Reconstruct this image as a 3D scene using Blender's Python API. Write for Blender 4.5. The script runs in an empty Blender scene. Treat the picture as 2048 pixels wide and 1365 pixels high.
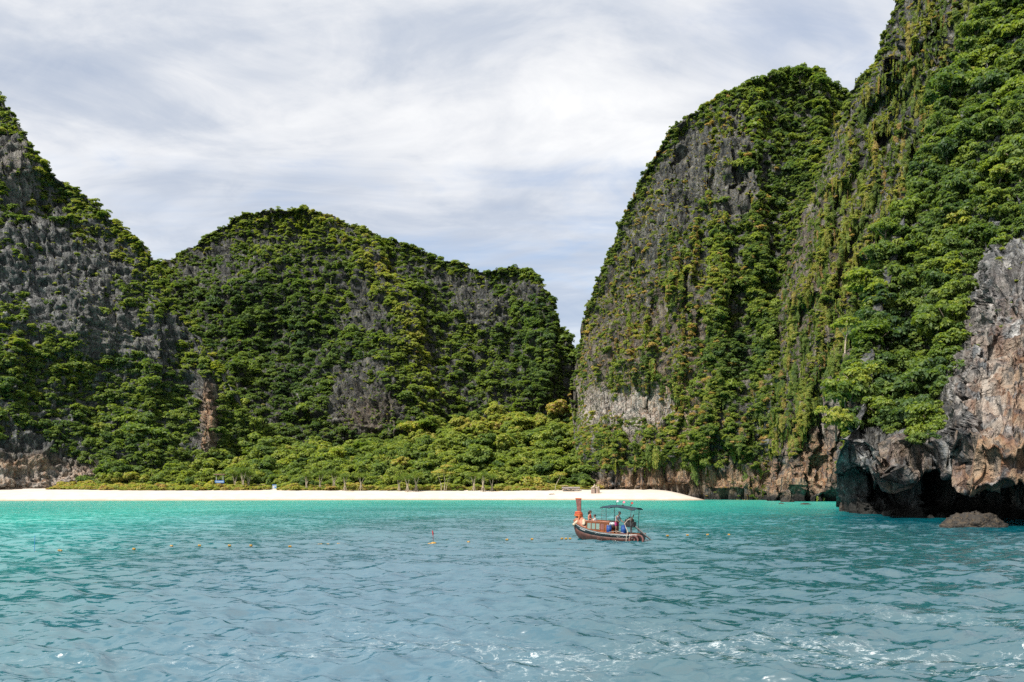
import bpy, math, random
import numpy as np
from mathutils import Vector, Matrix, Euler

R = math.radians
rng = np.random.default_rng(11)
random.seed(5)
scene = bpy.context.scene
COL = scene.collection

# ------------------------------------------------------------------ camera
CAM_H, F, HY, CX = 4.2, 1600.0, 978.0, 1024.0        # eye height, focal (px of a 2048 wide frame), horizon row
cam_d = bpy.data.cameras.new('camera')
cam = bpy.data.objects.new('camera', cam_d)
COL.objects.link(cam)
cam.location = (0, 0, CAM_H)
cam.rotation_euler = (R(90), 0, 0)
cam_d.sensor_width = 36.0
cam_d.lens = 36.0 * F / 2048
cam_d.shift_y = (HY - 682.5) / 2048
cam_d.clip_start = 0.5
cam_d.clip_end = 6000
scene.camera = cam

# ------------------------------------------------------------------ light
SUN_EL, SUN_AZ = 52.0, 226.0      # elevation; compass azimuth, clockwise from +Y
SUN_STRENGTH = 4.1
SKY_STRENGTH = 0.1
sd = Vector((math.sin(R(SUN_AZ)) * math.cos(R(SUN_EL)), math.cos(R(SUN_AZ)) * math.cos(R(SUN_EL)), math.sin(R(SUN_EL))))
sun_d = bpy.data.lights.new('sun', 'SUN')
sun_d.energy = SUN_STRENGTH
sun_d.angle = R(2.0)
sun_d.color = (1.0, 0.95, 0.87)
sun = bpy.data.objects.new('sun', sun_d)
COL.objects.link(sun)
sun.location = (-60, -40, 150)
sun.rotation_euler = sd.to_track_quat('Z', 'Y').to_euler()

scene.view_settings.view_transform = 'Standard'
scene.view_settings.look = 'None'
scene.view_settings.exposure = 1.08
scene.view_settings.gamma = 1.0
scene.view_settings.use_curve_mapping = False
scene.render.engine = 'CYCLES'
scene.cycles.use_denoising = False
scene.cycles.max_bounces = 7
scene.cycles.diffuse_bounces = 5
scene.cycles.glossy_bounces = 2
scene.cycles.transmission_bounces = 2
scene.cycles.transparent_max_bounces = 4
scene.cycles.sample_clamp_indirect = 4.0
scene.cycles.sample_clamp_direct = 2.2
scene.cycles.caustics_reflective = False
scene.cycles.caustics_refractive = False


class NT:
    """small helper for writing node trees"""
    def __init__(self, tree):
        self.t = tree
        tree.nodes.clear()

    def n(self, typ, **kw):
        nd = self.t.nodes.new(typ)
        for k, v in kw.items():
            setattr(nd, k, v)
        return nd

    def link(self, a, b):
        self.t.links.new(a, b)

    def put(self, sock, v):
        if isinstance(v, bpy.types.NodeSocket):
            self.link(v, sock)
        elif isinstance(v, tuple) and len(v) == 3 and sock.type == 'RGBA':
            sock.default_value = (*v, 1)
        else:
            sock.default_value = v

    def math(self, op, a, b=0.0, c=None, clamp=False):
        nd = self.n('ShaderNodeMath', operation=op, use_clamp=clamp)
        self.put(nd.inputs[0], a)
        self.put(nd.inputs[1], b)
        if c is not None:
            self.put(nd.inputs[2], c)
        return nd.outputs[0]

    def vmath(self, op, a, b):
        nd = self.n('ShaderNodeVectorMath', operation=op)
        self.put(nd.inputs[0], a)
        self.put(nd.inputs[1], b)
        return nd.outputs[0]

    def mix(self, f, a, b, blend='MIX'):
        nd = self.n('ShaderNodeMix', data_type='RGBA', blend_type=blend)
        self.put(nd.inputs[0], f)
        self.put(nd.inputs[6], a)
        self.put(nd.inputs[7], b)
        return nd.outputs[2]

    def noise(self, vec, scale, detail=4, rough=0.55, dist=0.0):
        nd = self.n('ShaderNodeTexNoise')
        if vec is not None:
            self.link(vec, nd.inputs['Vector'])
        nd.inputs['Scale'].default_value = scale
        nd.inputs['Detail'].default_value = detail
        nd.inputs['Roughness'].default_value = rough
        nd.inputs['Distortion'].default_value = dist
        return nd.outputs['Fac']

    def ramp(self, fac, stops, interp='LINEAR'):
        nd = self.n('ShaderNodeValToRGB')
        cr = nd.color_ramp
        cr.interpolation = interp
        while len(cr.elements) < len(stops):
            cr.elements.new(0.5)
        for e, (p, c) in zip(cr.elements, stops):
            e.position = p
            e.color = (*c, 1) if isinstance(c, tuple) else (c, c, c, 1)
        self.put(nd.inputs[0], fac)
        return nd.outputs[0]

    def step(self, v, lo, hi):
        nd = self.n('ShaderNodeMapRange', interpolation_type='SMOOTHSTEP')
        self.put(nd.inputs[0], v)
        nd.inputs[1].default_value = lo
        nd.inputs[2].default_value = hi
        return nd.outputs[0]

    def scale(self, vec, s, loc=(0, 0, 0), rot=(0, 0, 0)):
        nd = self.n('ShaderNodeMapping')
        self.link(vec, nd.inputs[0])
        nd.inputs['Scale'].default_value = s
        nd.inputs['Location'].default_value = loc
        nd.inputs['Rotation'].default_value = rot
        return nd.outputs[0]

    def attr(self, name, typ='GEOMETRY'):
        nd = self.n('ShaderNodeAttribute', attribute_name=name, attribute_type=typ)
        return nd.outputs['Fac']


# world: hazy blue sky with layered cloud
world = bpy.data.worlds.new('World')
scene.world = world
world.use_nodes = True
w = NT(world.node_tree)
sky = w.n('ShaderNodeTexSky', sky_type='NISHITA')
sky.sun_disc = False
sky.sun_elevation = R(SUN_EL)
sky.sun_rotation = R(SUN_AZ)
sky.air_density = 1.0
sky.dust_density = 1.6
tc = w.n('ShaderNodeTexCoord')
dirv = tc.outputs['Generated']
sep = w.n('ShaderNodeSeparateXYZ')
w.link(dirv, sep.inputs[0])
zc = w.math('MAXIMUM', sep.outputs[2], 0.0)
inv = w.math('DIVIDE', 1.0, w.math('ADD', zc, 0.16))
comb = w.n('ShaderNodeCombineXYZ')
w.link(w.math('MULTIPLY', sep.outputs[0], inv), comb.inputs[0])
w.link(w.math('MULTIPLY', sep.outputs[1], inv), comb.inputs[1])
plane = comb.outputs[0]
p1 = w.scale(plane, (0.75, 1.5, 1), loc=(0.47, 18.02, -3.56), rot=(0, 0, R(-17)))
big = w.noise(p1, 0.62, 4, 0.46, 0.9)
p2 = w.scale(plane, (0.9, 1.7, 1), loc=(17.95, -7.53, -0.77), rot=(0, 0, R(-34)))
wisp = w.noise(p2, 1.4, 8, 0.60, 1.0)
fine = w.noise(w.scale(plane, (1.1, 1.5, 1), loc=(13.11, -3.63, 0.5), rot=(0, 0, R(-20))), 4.0, 7, 0.62, 0.8)
shade = w.math('ADD', w.math('MULTIPLY', big, 0.60), w.math('ADD', w.math('MULTIPLY', wisp, 0.27), w.math('MULTIPLY', fine, 0.13)))
# brightness of the cloud sheet: dense grey-violet bands to sunlit white
cloud_c = w.ramp(shade, [(0.36, (2.25, 2.6, 3.25)), (0.42, (2.95, 3.2, 3.65)), (0.475, (4.0, 4.1, 4.3)), (0.54, (4.9, 4.92, 4.95))])
# clear gaps
gap_n = w.noise(w.scale(plane, (0.5, 1.5, 1), loc=(-18.9, 10.14, 0.38), rot=(0, 0, R(-12))), 0.9, 5, 0.55, 0.8)
gap = w.step(w.math('ADD', w.math('MULTIPLY', gap_n, 0.75), w.math('MULTIPLY', fine, 0.25)), 0.52, 0.66)
low = w.math('SUBTRACT', 1.0, w.step(zc, 0.10, 0.42))
cover = w.math('SUBTRACT', 1.0, w.math('ADD', w.math('MULTIPLY', gap, 0.55), w.math('MULTIPLY', low, 0.30), clamp=True))
skyc = w.mix(cover, w.vmath('MULTIPLY', sky.outputs[0], (0.9, 0.9, 0.9)), cloud_c)
bg = w.n('ShaderNodeBackground')
w.link(skyc, bg.inputs[0])
bg.inputs[1].default_value = SKY_STRENGTH
wo = w.n('ShaderNodeOutputWorld')
w.link(bg.outputs[0], wo.inputs[0])

# ------------------------------------------------------------------ numeric noise
_perm = rng.permutation(256).astype(np.int64)
_perm = np.concatenate([_perm, _perm, _perm])
_grad = rng.normal(size=(256, 3))
_grad /= np.linalg.norm(_grad, axis=1)[:, None]


def perlin(x, y, z):
    x, y, z = np.broadcast_arrays(np.asarray(x, float), np.asarray(y, float), np.asarray(z, float))
    xi, yi, zi = np.floor(x).astype(np.int64), np.floor(y).astype(np.int64), np.floor(z).astype(np.int64)
    fx, fy, fz = x - xi, y - yi, z - zi
    xi &= 255
    yi &= 255
    zi &= 255
    s = lambda t: t * t * t * (t * (t * 6 - 15) + 10)
    u, v, q = s(fx), s(fy), s(fz)

    def g(i, j, k):
        h = _perm[_perm[_perm[xi + i] + yi + j] + zi + k]
        gr = _grad[h]
        return gr[..., 0] * (fx - i) + gr[..., 1] * (fy - j) + gr[..., 2] * (fz - k)
    L = lambda a, b, t: a + (b - a) * t
    return L(L(L(g(0, 0, 0), g(1, 0, 0), u), L(g(0, 1, 0), g(1, 1, 0), u), v),
             L(L(g(0, 0, 1), g(1, 0, 1), u), L(g(0, 1, 1), g(1, 1, 1), u), v), q) * 1.6


def fbm(x, y, z, o=4, rough=0.5):
    a, f, t = 1.0, 1.0, 0.0
    for _ in range(o):
        t = t + a * perlin(x * f + 17.3 * _, y * f - 4.1 * _, z * f + 9.7 * _)
        a *= rough
        f *= 2.03
    return t


def ridged(x, y, z, o=3):
    a, f, t = 1.0, 1.0, 0.0
    for _ in range(o):
        t = t + a * (1 - 2 * np.abs(perlin(x * f + 7.7 * _, y * f + 3.3 * _, z * f)))
        a *= 0.5
        f *= 2.1
    return t


sstep = lambda a, b, x: (lambda t: t * t * (3 - 2 * t))(np.clip((x - a) / (b - a), 0, 1))


def P(px, py, D):
    """the point of the world at depth D that the photograph shows at (px, py)"""
    return Vector(((px - CX) / F * D, D, CAM_H + (HY - py) / F * D))


def PX(x, y):
    return CX + F * x / y


# ------------------------------------------------------------------ materials
def new_mat(name):
    m = bpy.data.materials.new(name)
    m.use_nodes = True
    return m, NT(m.node_tree)


def bsdf(t, color, rough=0.8, normal=None, **kw):
    b = t.n('ShaderNodeBsdfPrincipled')
    t.put(b.inputs['Base Color'], color)
    t.put(b.inputs['Roughness'], rough)
    if normal is not None:
        t.link(normal, b.inputs['Normal'])
    for k, v in kw.items():
        t.put(b.inputs[k.replace('_', ' ')], v)
    o = t.n('ShaderNodeOutputMaterial')
    t.link(b.outputs[0], o.inputs[0])
    return b


def bump(t, h, strength, dist):
    b = t.n('ShaderNodeBump')
    b.inputs['Strength'].default_value = strength
    b.inputs['Distance'].default_value = dist
    t.link(h, b.inputs['Height'])
    return b.outputs[0]


def paint(name, color, rough=0.55, wear=0.25, scale=6.0, metallic=0.0, dark=None):
    m, t = new_mat(name)
    pos = t.n('ShaderNodeTexCoord').outputs['Object']
    n1 = t.noise(pos, scale, 5, 0.6)
    dk = dark or tuple(c * (1 - wear * 1.6) for c in color)
    c = t.mix(t.step(n1, 0.35, 0.65), dk, color)
    bsdf(t, c, rough, bump(t, t.noise(pos, scale * 5, 3), 0.25, 0.01), Metallic=metallic)
    return m


def rock_material(name, grain=1.0, dark=1.0, moss=1.0, streak=None, srough=0.68, sdet=7):
    m, t = new_mat(name)
    pos = t.n('ShaderNodeNewGeometry').outputs['Position']
    st = t.scale(pos, (1, 1, 0.15))
    st2 = t.scale(pos, (1, 1, 0.075), loc=(13, 5, 2))
    n1 = t.noise(st, 0.42 * grain, 9, 0.69, 0.5)
    n2 = t.noise(st2, streak or 0.9 * grain, sdet, srough, 0.5)
    n3 = t.noise(pos, 0.16 * grain, 7, 0.62, 0.4)
    n4 = t.noise(pos, 1.7 * grain, 6, 0.65)
    d = dark
    grey = t.ramp(n1, [(0.36, (0.024 * d, 0.027 * d, 0.030 * d)), (0.45, (0.085 * d, 0.093 * d, 0.10 * d)),
                       (0.55, (0.19 * d, 0.198 * d, 0.205 * d)), (0.66, (0.52 * d, 0.515 * d, 0.50 * d))])
    warm_c = t.ramp(t.math('ADD', t.math('MULTIPLY', n2, 0.7), t.math('MULTIPLY', n3, 0.3)),
                    [(0.36, (0.06, 0.040, 0.028)), (0.45, (0.24, 0.110, 0.050)), (0.52, (0.31, 0.205, 0.125)), (0.62, (0.40, 0.315, 0.23))])
    warm_f = t.math('MULTIPLY', t.attr('warm'), t.step(t.math('ADD', t.math('MULTIPLY', n3, 0.8), t.math('MULTIPLY', n2, 0.5)), 0.50, 0.68))
    c = t.mix(warm_f, grey, warm_c)
    c = t.mix(t.math('MULTIPLY', t.attr('pale'), t.step(n2, 0.36, 0.6)), c, (0.42, 0.385, 0.345))
    # water streaks running down the face
    c = t.mix(t.math('MULTIPLY', t.step(n2, 0.54, 0.62), 0.8), c, (0.030, 0.034, 0.038))
    # scrubby plants, lichen and dead grass clinging to ledges
    mo = t.ramp(n4, [(0.35, (0.022, 0.032, 0.010)), (0.5, (0.055, 0.062, 0.016)), (0.62, (0.14, 0.105, 0.034))])
    mo_f = t.math('MULTIPLY', t.attr('moss'), t.step(t.math('ADD', n4, t.math('MULTIPLY', n1, 0.5)), 0.72, 0.92))
    c = t.mix(t.math('MULTIPLY', mo_f, moss), c, mo)
    # black tide band
    sp = t.n('ShaderNodeSeparateXYZ')
    t.link(pos, sp.inputs[0])
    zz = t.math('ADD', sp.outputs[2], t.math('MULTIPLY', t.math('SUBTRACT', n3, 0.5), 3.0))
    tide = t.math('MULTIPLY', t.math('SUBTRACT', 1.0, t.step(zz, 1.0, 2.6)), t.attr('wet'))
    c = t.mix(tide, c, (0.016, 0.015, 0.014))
    c = t.mix(t.math('MULTIPLY', t.attr('cave_shade'), t.step(n4, 0.25, 0.55)), c, (0.022, 0.022, 0.019))  # shade of the sea cave, painted dark into the rock below the brow
    vo = t.n('ShaderNodeTexVoronoi', feature='DISTANCE_TO_EDGE')
    vo.inputs['Scale'].default_value = 0.30 * grain
    wv = t.n('ShaderNodeTexNoise')
    t.link(pos, wv.inputs['Vector'])
    wv.inputs['Scale'].default_value = 0.5 * grain
    wv.inputs['Detail'].default_value = 5
    t.link(t.vmath('ADD', t.scale(pos, (1, 1, 0.42)), t.vmath('MULTIPLY', t.vmath('SUBTRACT', wv.outputs['Color'], (0.5, 0.5, 0.5)), (3.0 / grain, 3.0 / grain, 3.0 / grain))), vo.inputs['Vector'])
    crack = t.math('SUBTRACT', 1.0, t.step(vo.outputs['Distance'], 0.0, 0.09))
    c = t.mix(t.math('MULTIPLY', crack, 0.38), c, (0.012, 0.012, 0.013))
    h = t.math('ADD', t.math('MULTIPLY', t.step(vo.outputs['Distance'], 0.0, 0.16), 0.5), t.math('MULTIPLY', n1, 1.0))
    h = t.math('ADD', h, t.math('ADD', t.math('MULTIPLY', n4, 0.5), t.math('MULTIPLY', n2, 0.7)))
    bsdf(t, c, 0.85, bump(t, h, 1.0, 1.6 / grain), Specular_IOR_Level=0.25)
    return m


M_ROCK = rock_material('limestone', 1.3, 0.60)
M_ROCK_FAR = rock_material('limestone_far', 0.9, 0.46)
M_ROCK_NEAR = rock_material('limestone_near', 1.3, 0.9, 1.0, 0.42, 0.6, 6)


def foliage_material(name, stops, rand=0.34, translucent=0.48):
    m, t = new_mat(name)
    geo = t.n('ShaderNodeNewGeometry')
    ri = geo.outputs['Random Per Island']
    tint = t.math('ADD', t.attr('tint', 'INSTANCER'), 0.05)
    v = t.math('ADD', tint, t.math('MULTIPLY', t.math('SUBTRACT', ri, 0.5), rand), clamp=True)
    c = t.ramp(v, stops)
    d = t.n('ShaderNodeBsdfPrincipled')
    t.link(c, d.inputs['Base Color'])
    d.inputs['Roughness'].default_value = 0.55
    d.inputs['Specular IOR Level'].default_value = 0.28
    tr = t.n('ShaderNodeBsdfTranslucent')
    t.link(t.mix(1.0, c, (1.25, 1.3, 0.5), 'MULTIPLY'), tr.inputs[0])
    mx = t.n('ShaderNodeMixShader')
    mx.inputs[0].default_value = translucent
    t.link(d.outputs[0], mx.inputs[1])
    t.link(tr.outputs[0], mx.inputs[2])
    o = t.n('ShaderNodeOutputMaterial')
    t.link(mx.outputs[0], o.inputs[0])
    return m


M_LEAF = foliage_material('foliage', [(0.0, (0.036, 0.075, 0.036)), (0.25, (0.085, 0.142, 0.042)), (0.5, (0.160, 0.220, 0.046)),
                                      (0.72, (0.255, 0.300, 0.055)), (0.88, (0.36, 0.325, 0.080)), (1.0, (0.35, 0.23, 0.10))])
M_BARK = paint('bark', (0.23, 0.18, 0.13), 0.9, 0.4, 3.0)
M_PALE_BARK = paint('pale_bark', (0.42, 0.34, 0.25), 0.9, 0.3, 3.0)

# ------------------------------------------------------------------ mesh helpers


def tag(o, label=None, cat=None, group=None, kind=None):
    if label:
        o['label'] = label
    if cat:
        o['category'] = cat
    if group:
        o['group'] = group
    if kind:
        o['kind'] = kind
    return o


def link(name, me, parent=None, mat=None):
    o = bpy.data.objects.new(name, me)
    COL.objects.link(o)
    if parent is not None:
        o.parent = parent
    if mat is not None and me is not None:
        me.materials.append(mat)
    return o


def empty(name, loc=(0, 0, 0), rot=(0, 0, 0), scale=1.0):
    o = bpy.data.objects.new(name, None)
    o.empty_display_size = 0.3
    COL.objects.link(o)
    o.location = loc
    o.rotation_euler = rot
    o.scale = (scale, scale, scale)
    return o


def np_mesh(name, verts, faces, smooth=False):
    """mesh from an (n,3) array and an (m,k) array of equal-sized faces"""
    me = bpy.data.meshes.new(name)
    verts = np.ascontiguousarray(verts, np.float32)
    faces = np.ascontiguousarray(faces, np.int32)
    n, k = faces.shape
    me.vertices.add(len(verts))
    me.vertices.foreach_set('co', verts.ravel())
    me.loops.add(n * k)
    me.loops.foreach_set('vertex_index', faces.ravel())
    me.polygons.add(n)
    me.polygons.foreach_set('loop_start', np.arange(0, n * k, k, dtype=np.int32))
    me.polygons.foreach_set('loop_total', np.full(n, k, np.int32))
    if smooth:
        me.polygons.foreach_set('use_smooth', np.ones(n, bool))
    me.update(calc_edges=True)
    return me


class MB:
    """collects simple shapes and links them as one mesh"""
    def __init__(self):
        self.v, self.f, self.m = [], [], []

    def add(self, vs, fs, mi=0):
        o = len(self.v)
        self.v += [tuple(p) for p in vs]
        self.f += [tuple(i + o for i in f) for f in fs]
        self.m += [mi] * len(fs)
        return self

    def box(self, c, s, rot=None, mi=0, taper=1.0):
        x, y, z = (q / 2 for q in s)
        vs = [Vector((a * x * (taper if e > 0 else 1), b * y * (taper if e > 0 else 1), e * z)) for e in (-1, 1) for b in (-1, 1) for a in (-1, 1)]
        if rot is not None:
            Mr = Euler(rot).to_matrix()
            vs = [Mr @ q for q in vs]
        vs = [q + Vector(c) for q in vs]
        return self.add(vs, [(0, 2, 3, 1), (4, 5, 7, 6), (0, 1, 5, 4), (2, 6, 7, 3), (0, 4, 6, 2), (1, 3, 7, 5)], mi)

    def tube(self, pts, rad, n=8, mi=0, caps=True):
        pts = [Vector(p) for p in pts]
        rads = rad if isinstance(rad, (list, tuple)) else [rad] * len(pts)
        rings = []
        up = Vector((0.13, 0.21, 0.97))
        for i, p in enumerate(pts):
            d = (pts[min(i + 1, len(pts) - 1)] - pts[max(i - 1, 0)]).normalized()
            a = d.cross(up)
            if a.length < 0.05:
                a = d.cross(Vector((1, 0, 0)))
            a.normalize()
            b = d.cross(a).normalized()
            rings.append([p + rads[i] * (math.cos(2 * math.pi * k / n) * a + math.sin(2 * math.pi * k / n) * b) for k in range(n)])
        vs = [q for r in rings for q in r]
        fs = [(i * n + k, i * n + (k + 1) % n, (i + 1) * n + (k + 1) % n, (i + 1) * n + k) for i in range(len(pts) - 1) for k in range(n)]
        if caps:
            fs += [tuple(range(n))[::-1], tuple((len(pts) - 1) * n + k for k in range(n))]
        return self.add(vs, fs, mi)

    def ball(self, c, s, n=10, m=7, mi=0, noise=0.0):
        vs, fs = [], []
        for j in range(m + 1):
            th = math.pi * j / m
            for k in range(n):
                ph = 2 * math.pi * k / n
                d = Vector((math.sin(th) * math.cos(ph), math.sin(th) * math.sin(ph), math.cos(th)))
                q = 1 + (noise * float(perlin(d.x * 1.7 + c[0], d.y * 1.7 + c[1], d.z * 1.7)) if noise else 0)
                vs.append((c[0] + d.x * s[0] * q, c[1] + d.y * s[1] * q, c[2] + d.z * s[2] * q))
        for j in range(m):
            for k in range(n):
                fs.append((j * n + k, (j + 1) * n + k, (j + 1) * n + (k + 1) % n, j * n + (k + 1) % n))
        return self.add(vs, fs, mi)

    def torus(self, c, R_, r, rot=(0, 0, 0), n=20, m=8, mi=0):
        Mr = Euler(rot).to_matrix()
        vs = []
        for i in range(n):
            a = 2 * math.pi * i / n
            for j in range(m):
                b = 2 * math.pi * j / m
                q = Vector(((R_ + r * math.cos(b)) * math.cos(a), (R_ + r * math.cos(b)) * math.sin(a), r * math.sin(b)))
                vs.append(Mr @ q + Vector(c))
        fs = [(i * m + j, ((i + 1) % n) * m + j, ((i + 1) % n) * m + (j + 1) % m, i * m + (j + 1) % m) for i in range(n) for j in range(m)]
        return self.add(vs, fs, mi)

    def build(self, name, mats, parent=None, smooth=True, bevel=0.0, angle=40):
        me = bpy.data.meshes.new(name)
        me.from_pydata(self.v, [], self.f)
        for mm in (mats if isinstance(mats, (list, tuple)) else [mats]):
            me.materials.append(mm)
        me.polygons.foreach_set('material_index', np.array(self.m, np.int32))
        if smooth:
            me.polygons.foreach_set('use_smooth', np.ones(len(self.f), bool))
            me.update()
            me.set_sharp_from_angle(angle=R(angle))
        me.update()
        o = link(name, me, parent)
        if bevel:
            b = o.modifiers.new('bevel', 'BEVEL')
            b.width = bevel
            b.segments = 2
            b.limit_method = 'ANGLE'
        return o


def set_attr(me, name, arr):
    a = me.attributes.new(name, 'FLOAT', 'POINT')
    a.data.foreach_set('value', np.ascontiguousarray(arr, np.float32).ravel())


def ell(px, py, lst):
    """sum of soft ellipses (cx, cy, rx, ry, weight, angle)"""
    t = np.zeros_like(px)
    for cx, cy, rx, ry, wt, *a in lst:
        an = R(a[0]) if a else 0.0
        dx, dy = px - cx, py - cy
        u = dx * math.cos(an) + dy * math.sin(an)
        v = -dx * math.sin(an) + dy * math.cos(an)
        t = t + wt * np.exp(-((u / rx) ** 2 + (v / ry) ** 2) ** 1.5)
    return t


def grid_normals(X):
    du = np.gradient(X, axis=1)
    dv = np.gradient(X, axis=0)
    n = np.cross(dv, du)
    n /= np.linalg.norm(n, axis=2)[..., None] + 1e-9
    return n


class Hill:
    """a hill or cliff: every column rises from its foot to its crest and falls away behind"""
    def __init__(self, name, label_mat, base, crest, expo, step_c, step_r, bumps=(), amp=(3.0, 1.2, 0.8, 0.35), notch=0.0,
                 D_extra=None, back=90.0, masks=None, freq=1.0, low=8.0, edge_fade=False, px0=None, px1=None):
        base, crest = np.array(base, float), np.array(crest, float)
        px0 = base[0, 0] if px0 is None else px0
        px1 = base[-1, 0] if px1 is None else px1
        cols = np.arange(px0, px1 + 0.1, step_c)
        by, bD = np.interp(cols, base[:, 0], base[:, 1]), np.interp(cols, base[:, 0], base[:, 2])
        cy, cD = np.interp(cols, crest[:, 0], crest[:, 1]), np.interp(cols, crest[:, 0], crest[:, 2])
        cy = cy + 5 * perlin(cols * 0.035, 3.3, 0) + 2.5 * perlin(cols * 0.11, 9.3, 0)
        nr = int(max(by - cy) / step_r)
        s = np.linspace(0, 1, nr)[:, None]
        py = by[None] + (cy - by)[None] * s
        px = np.repeat(cols[None], nr, 0)
        ex = np.interp(cols, [e[0] for e in expo], [e[1] for e in expo])[None] if isinstance(expo, (list, tuple)) else expo
        D = bD[None] + (cD - bD)[None] * s ** ex
        D = D + low * fbm(px * 0.006 + 3, py * 0.004, 0.5 + len(name), 3) * np.sin(np.pi * np.clip(s, 0, 1)) ** 0.6
        D = D + ell(px, py, bumps)
        if D_extra is not None:
            D = D + D_extra(px, py, s)
        Zs = CAM_H + (HY - py) / F * D
        if notch:
            D = D + notch * np.exp(-((Zs - 1.2) / 2.2) ** 2)
        X = np.stack([(px - CX) / F * D, D, Zs], 2)
        # behind the crest the ground drops away again
        nb = 14
        tb = np.linspace(0, 1, nb + 1)[1:, None]
        Xb = X[-1][None].repeat(nb, 0).copy()
        Db = Xb[..., 1] + back * tb
        Xb[..., 0] *= Db / Xb[..., 1]
        Xb[..., 1] = Db
        Xb[..., 2] = X[-1][None, :, 2] * (1 - tb ** 1.6) - 2 * tb
        # the foot goes down under the sea or the sand
        Xf = X[0][None].copy()
        Xf[..., 2] -= 4.0
        full = np.concatenate([Xf, X, Xb], 0)
        self.px = np.concatenate([px[:1], px, px[-1:].repeat(nb, 0)], 0)
        self.py = np.concatenate([py[:1] + 3, py, py[-1:].repeat(nb, 0)], 0)
        n = grid_normals(full)
        x, y, z = full[..., 0] * freq, full[..., 1] * freq, full[..., 2] * freq
        d = amp[0] * ridged(x * 0.055, y * 0.055, z * 0.012, 2)
        d += amp[1] * ridged(x * 0.23, y * 0.23, z * 0.035, 3)
        d += amp[2] * fbm(x * 0.11, y * 0.11, z * 0.24, 4)
        d += amp[3] * fbm(x * 0.7, y * 0.7, z * 0.45, 3)
        d += amp[1] * 0.6 * ridged(x * 0.36, y * 0.36, z * 0.045, 2)
        d += amp[2] * 0.35 * ridged(x * 0.06, y * 0.06, z * 0.42 + 0.5 * perlin(x * 0.1, y * 0.1, 0.0), 2)
        fade = np.ones(full.shape[0])
        fade[0] = 0.3
        fade[nr - 14:nr + 1] = np.linspace(1, 0.35, 15)
        fade[nr + 1:] = 0.35
        edge = (0.25 + 0.75 * sstep(0, 46, cols - cols[0]))[None] if edge_fade else 1.0
        full = full + n * (d * fade[:, None] * edge)[..., None]
        self.X, self.nr = full, nr
        self.N = grid_normals(full)
        H, W = full.shape[:2]
        idx = np.arange(H * W).reshape(H, W)
        faces = np.stack([idx[:-1, :-1], idx[:-1, 1:], idx[1:, 1:], idx[1:, :-1]], -1).reshape(-1, 4)
        me = np_mesh(name, full.reshape(-1, 3), faces, True)
        self.masks = masks or {}
        for k in ('warm', 'pale', 'wet', 'moss', 'cave_shade'):
            f = self.masks.get(k)
            v = np.clip(f(self.px, self.py, full), 0, 1) if f is not None else np.full((H, W), {'moss': 1.0, 'wet': 1.0}.get(k, 0.0))
            set_attr(me, k, v)
        self.obj = link(name, me, None, label_mat)
        tag(self.obj, kind='structure')

    def crest(self, n, depth=9):
        """points along the skyline"""
        return self.sample(n, (self.nr - depth, self.nr + 4))

    def sample(self, n, rows=None):
        """n random points: position, normal, photo column and row"""
        lo, hi = rows or (1, self.nr + 1)
        H = hi - lo
        i = lo + rng.random(n) * (H - 1.001)
        j = rng.random(n) * (self.X.shape[1] - 1.001)
        i0, j0 = i.astype(int), j.astype(int)
        fi, fj = (i - i0)[:, None], (j - j0)[:, None]

        def bi(A):
            A = A if A.ndim == 3 else A[..., None]
            return (A[i0, j0] * (1 - fi) * (1 - fj) + A[i0 + 1, j0] * fi * (1 - fj) + A[i0, j0 + 1] * (1 - fi) * fj + A[i0 + 1, j0 + 1] * fi * fj)
        p, nn = bi(self.X), bi(self.N)
        nn /= np.linalg.norm(nn, axis=1)[:, None] + 1e-9
        # read the photo position off the displaced point itself
        qx = CX + F * p[:, 0] / p[:, 1]
        qy = HY - F * (p[:, 2] - CAM_H) / p[:, 1]
        return p, nn, qx, qy


# ------------------------------------------------------------------ the hills
left_hill = Hill('limestone_hill', M_ROCK,
    base=[(-260, 992, 285), (0, 986, 300), (100, 979, 312), (200, 972, 322), (300, 968, 332), (420, 966, 345), (560, 960, 360), (640, 958, 372)],
    crest=[(-260, 50, 390), (-100, 118, 390), (0, 194, 388), (40, 244, 388), (75, 302, 388), (115, 350, 388), (180, 396, 390), (230, 444, 390), (285, 482, 390), (320, 524, 388),
           (345, 588, 385), (370, 634, 382), (400, 672, 378), (440, 735, 374), (480, 800, 372), (520, 866, 374), (560, 905, 376), (640, 945, 378)],
    expo=1.15, step_c=3.2, step_r=3.2, low=6,
    bumps=[(75, 520, 130, 190, -4), (190, 660, 90, 110, -4), (40, 760, 110, 100, 2), (415, 830, 26, 90, -7), (360, 780, 40, 120, 6), (250, 800, 120, 90, 5), (30, 300, 70, 80, -6), (60, 385, 90, 40, 5)],
    amp=(2.6, 1.5, 1.8, 1.1), notch=1.0, back=120, freq=1.0,
    masks=dict(
        warm=lambda x, y, X: ell(x, y, [(90, 955, 150, 45, 1.3), (420, 830, 30, 75, 1.2), (40, 930, 60, 40, 0.5), (30, 330, 70, 60, 0.12)]),
        pale=lambda x, y, X: ell(x, y, [(90, 955, 150, 40, 0.9), (30, 330, 60, 60, 0.4), (60, 560, 100, 120, 0.15), (230, 640, 80, 80, 0.2)]),
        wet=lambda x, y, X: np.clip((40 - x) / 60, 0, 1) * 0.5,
        moss=lambda x, y, X: 0.55 - ell(x, y, [(70, 560, 90, 110, 0.4), (100, 955, 130, 35, 0.6), (420, 830, 30, 60, 0.6)])))


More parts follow.
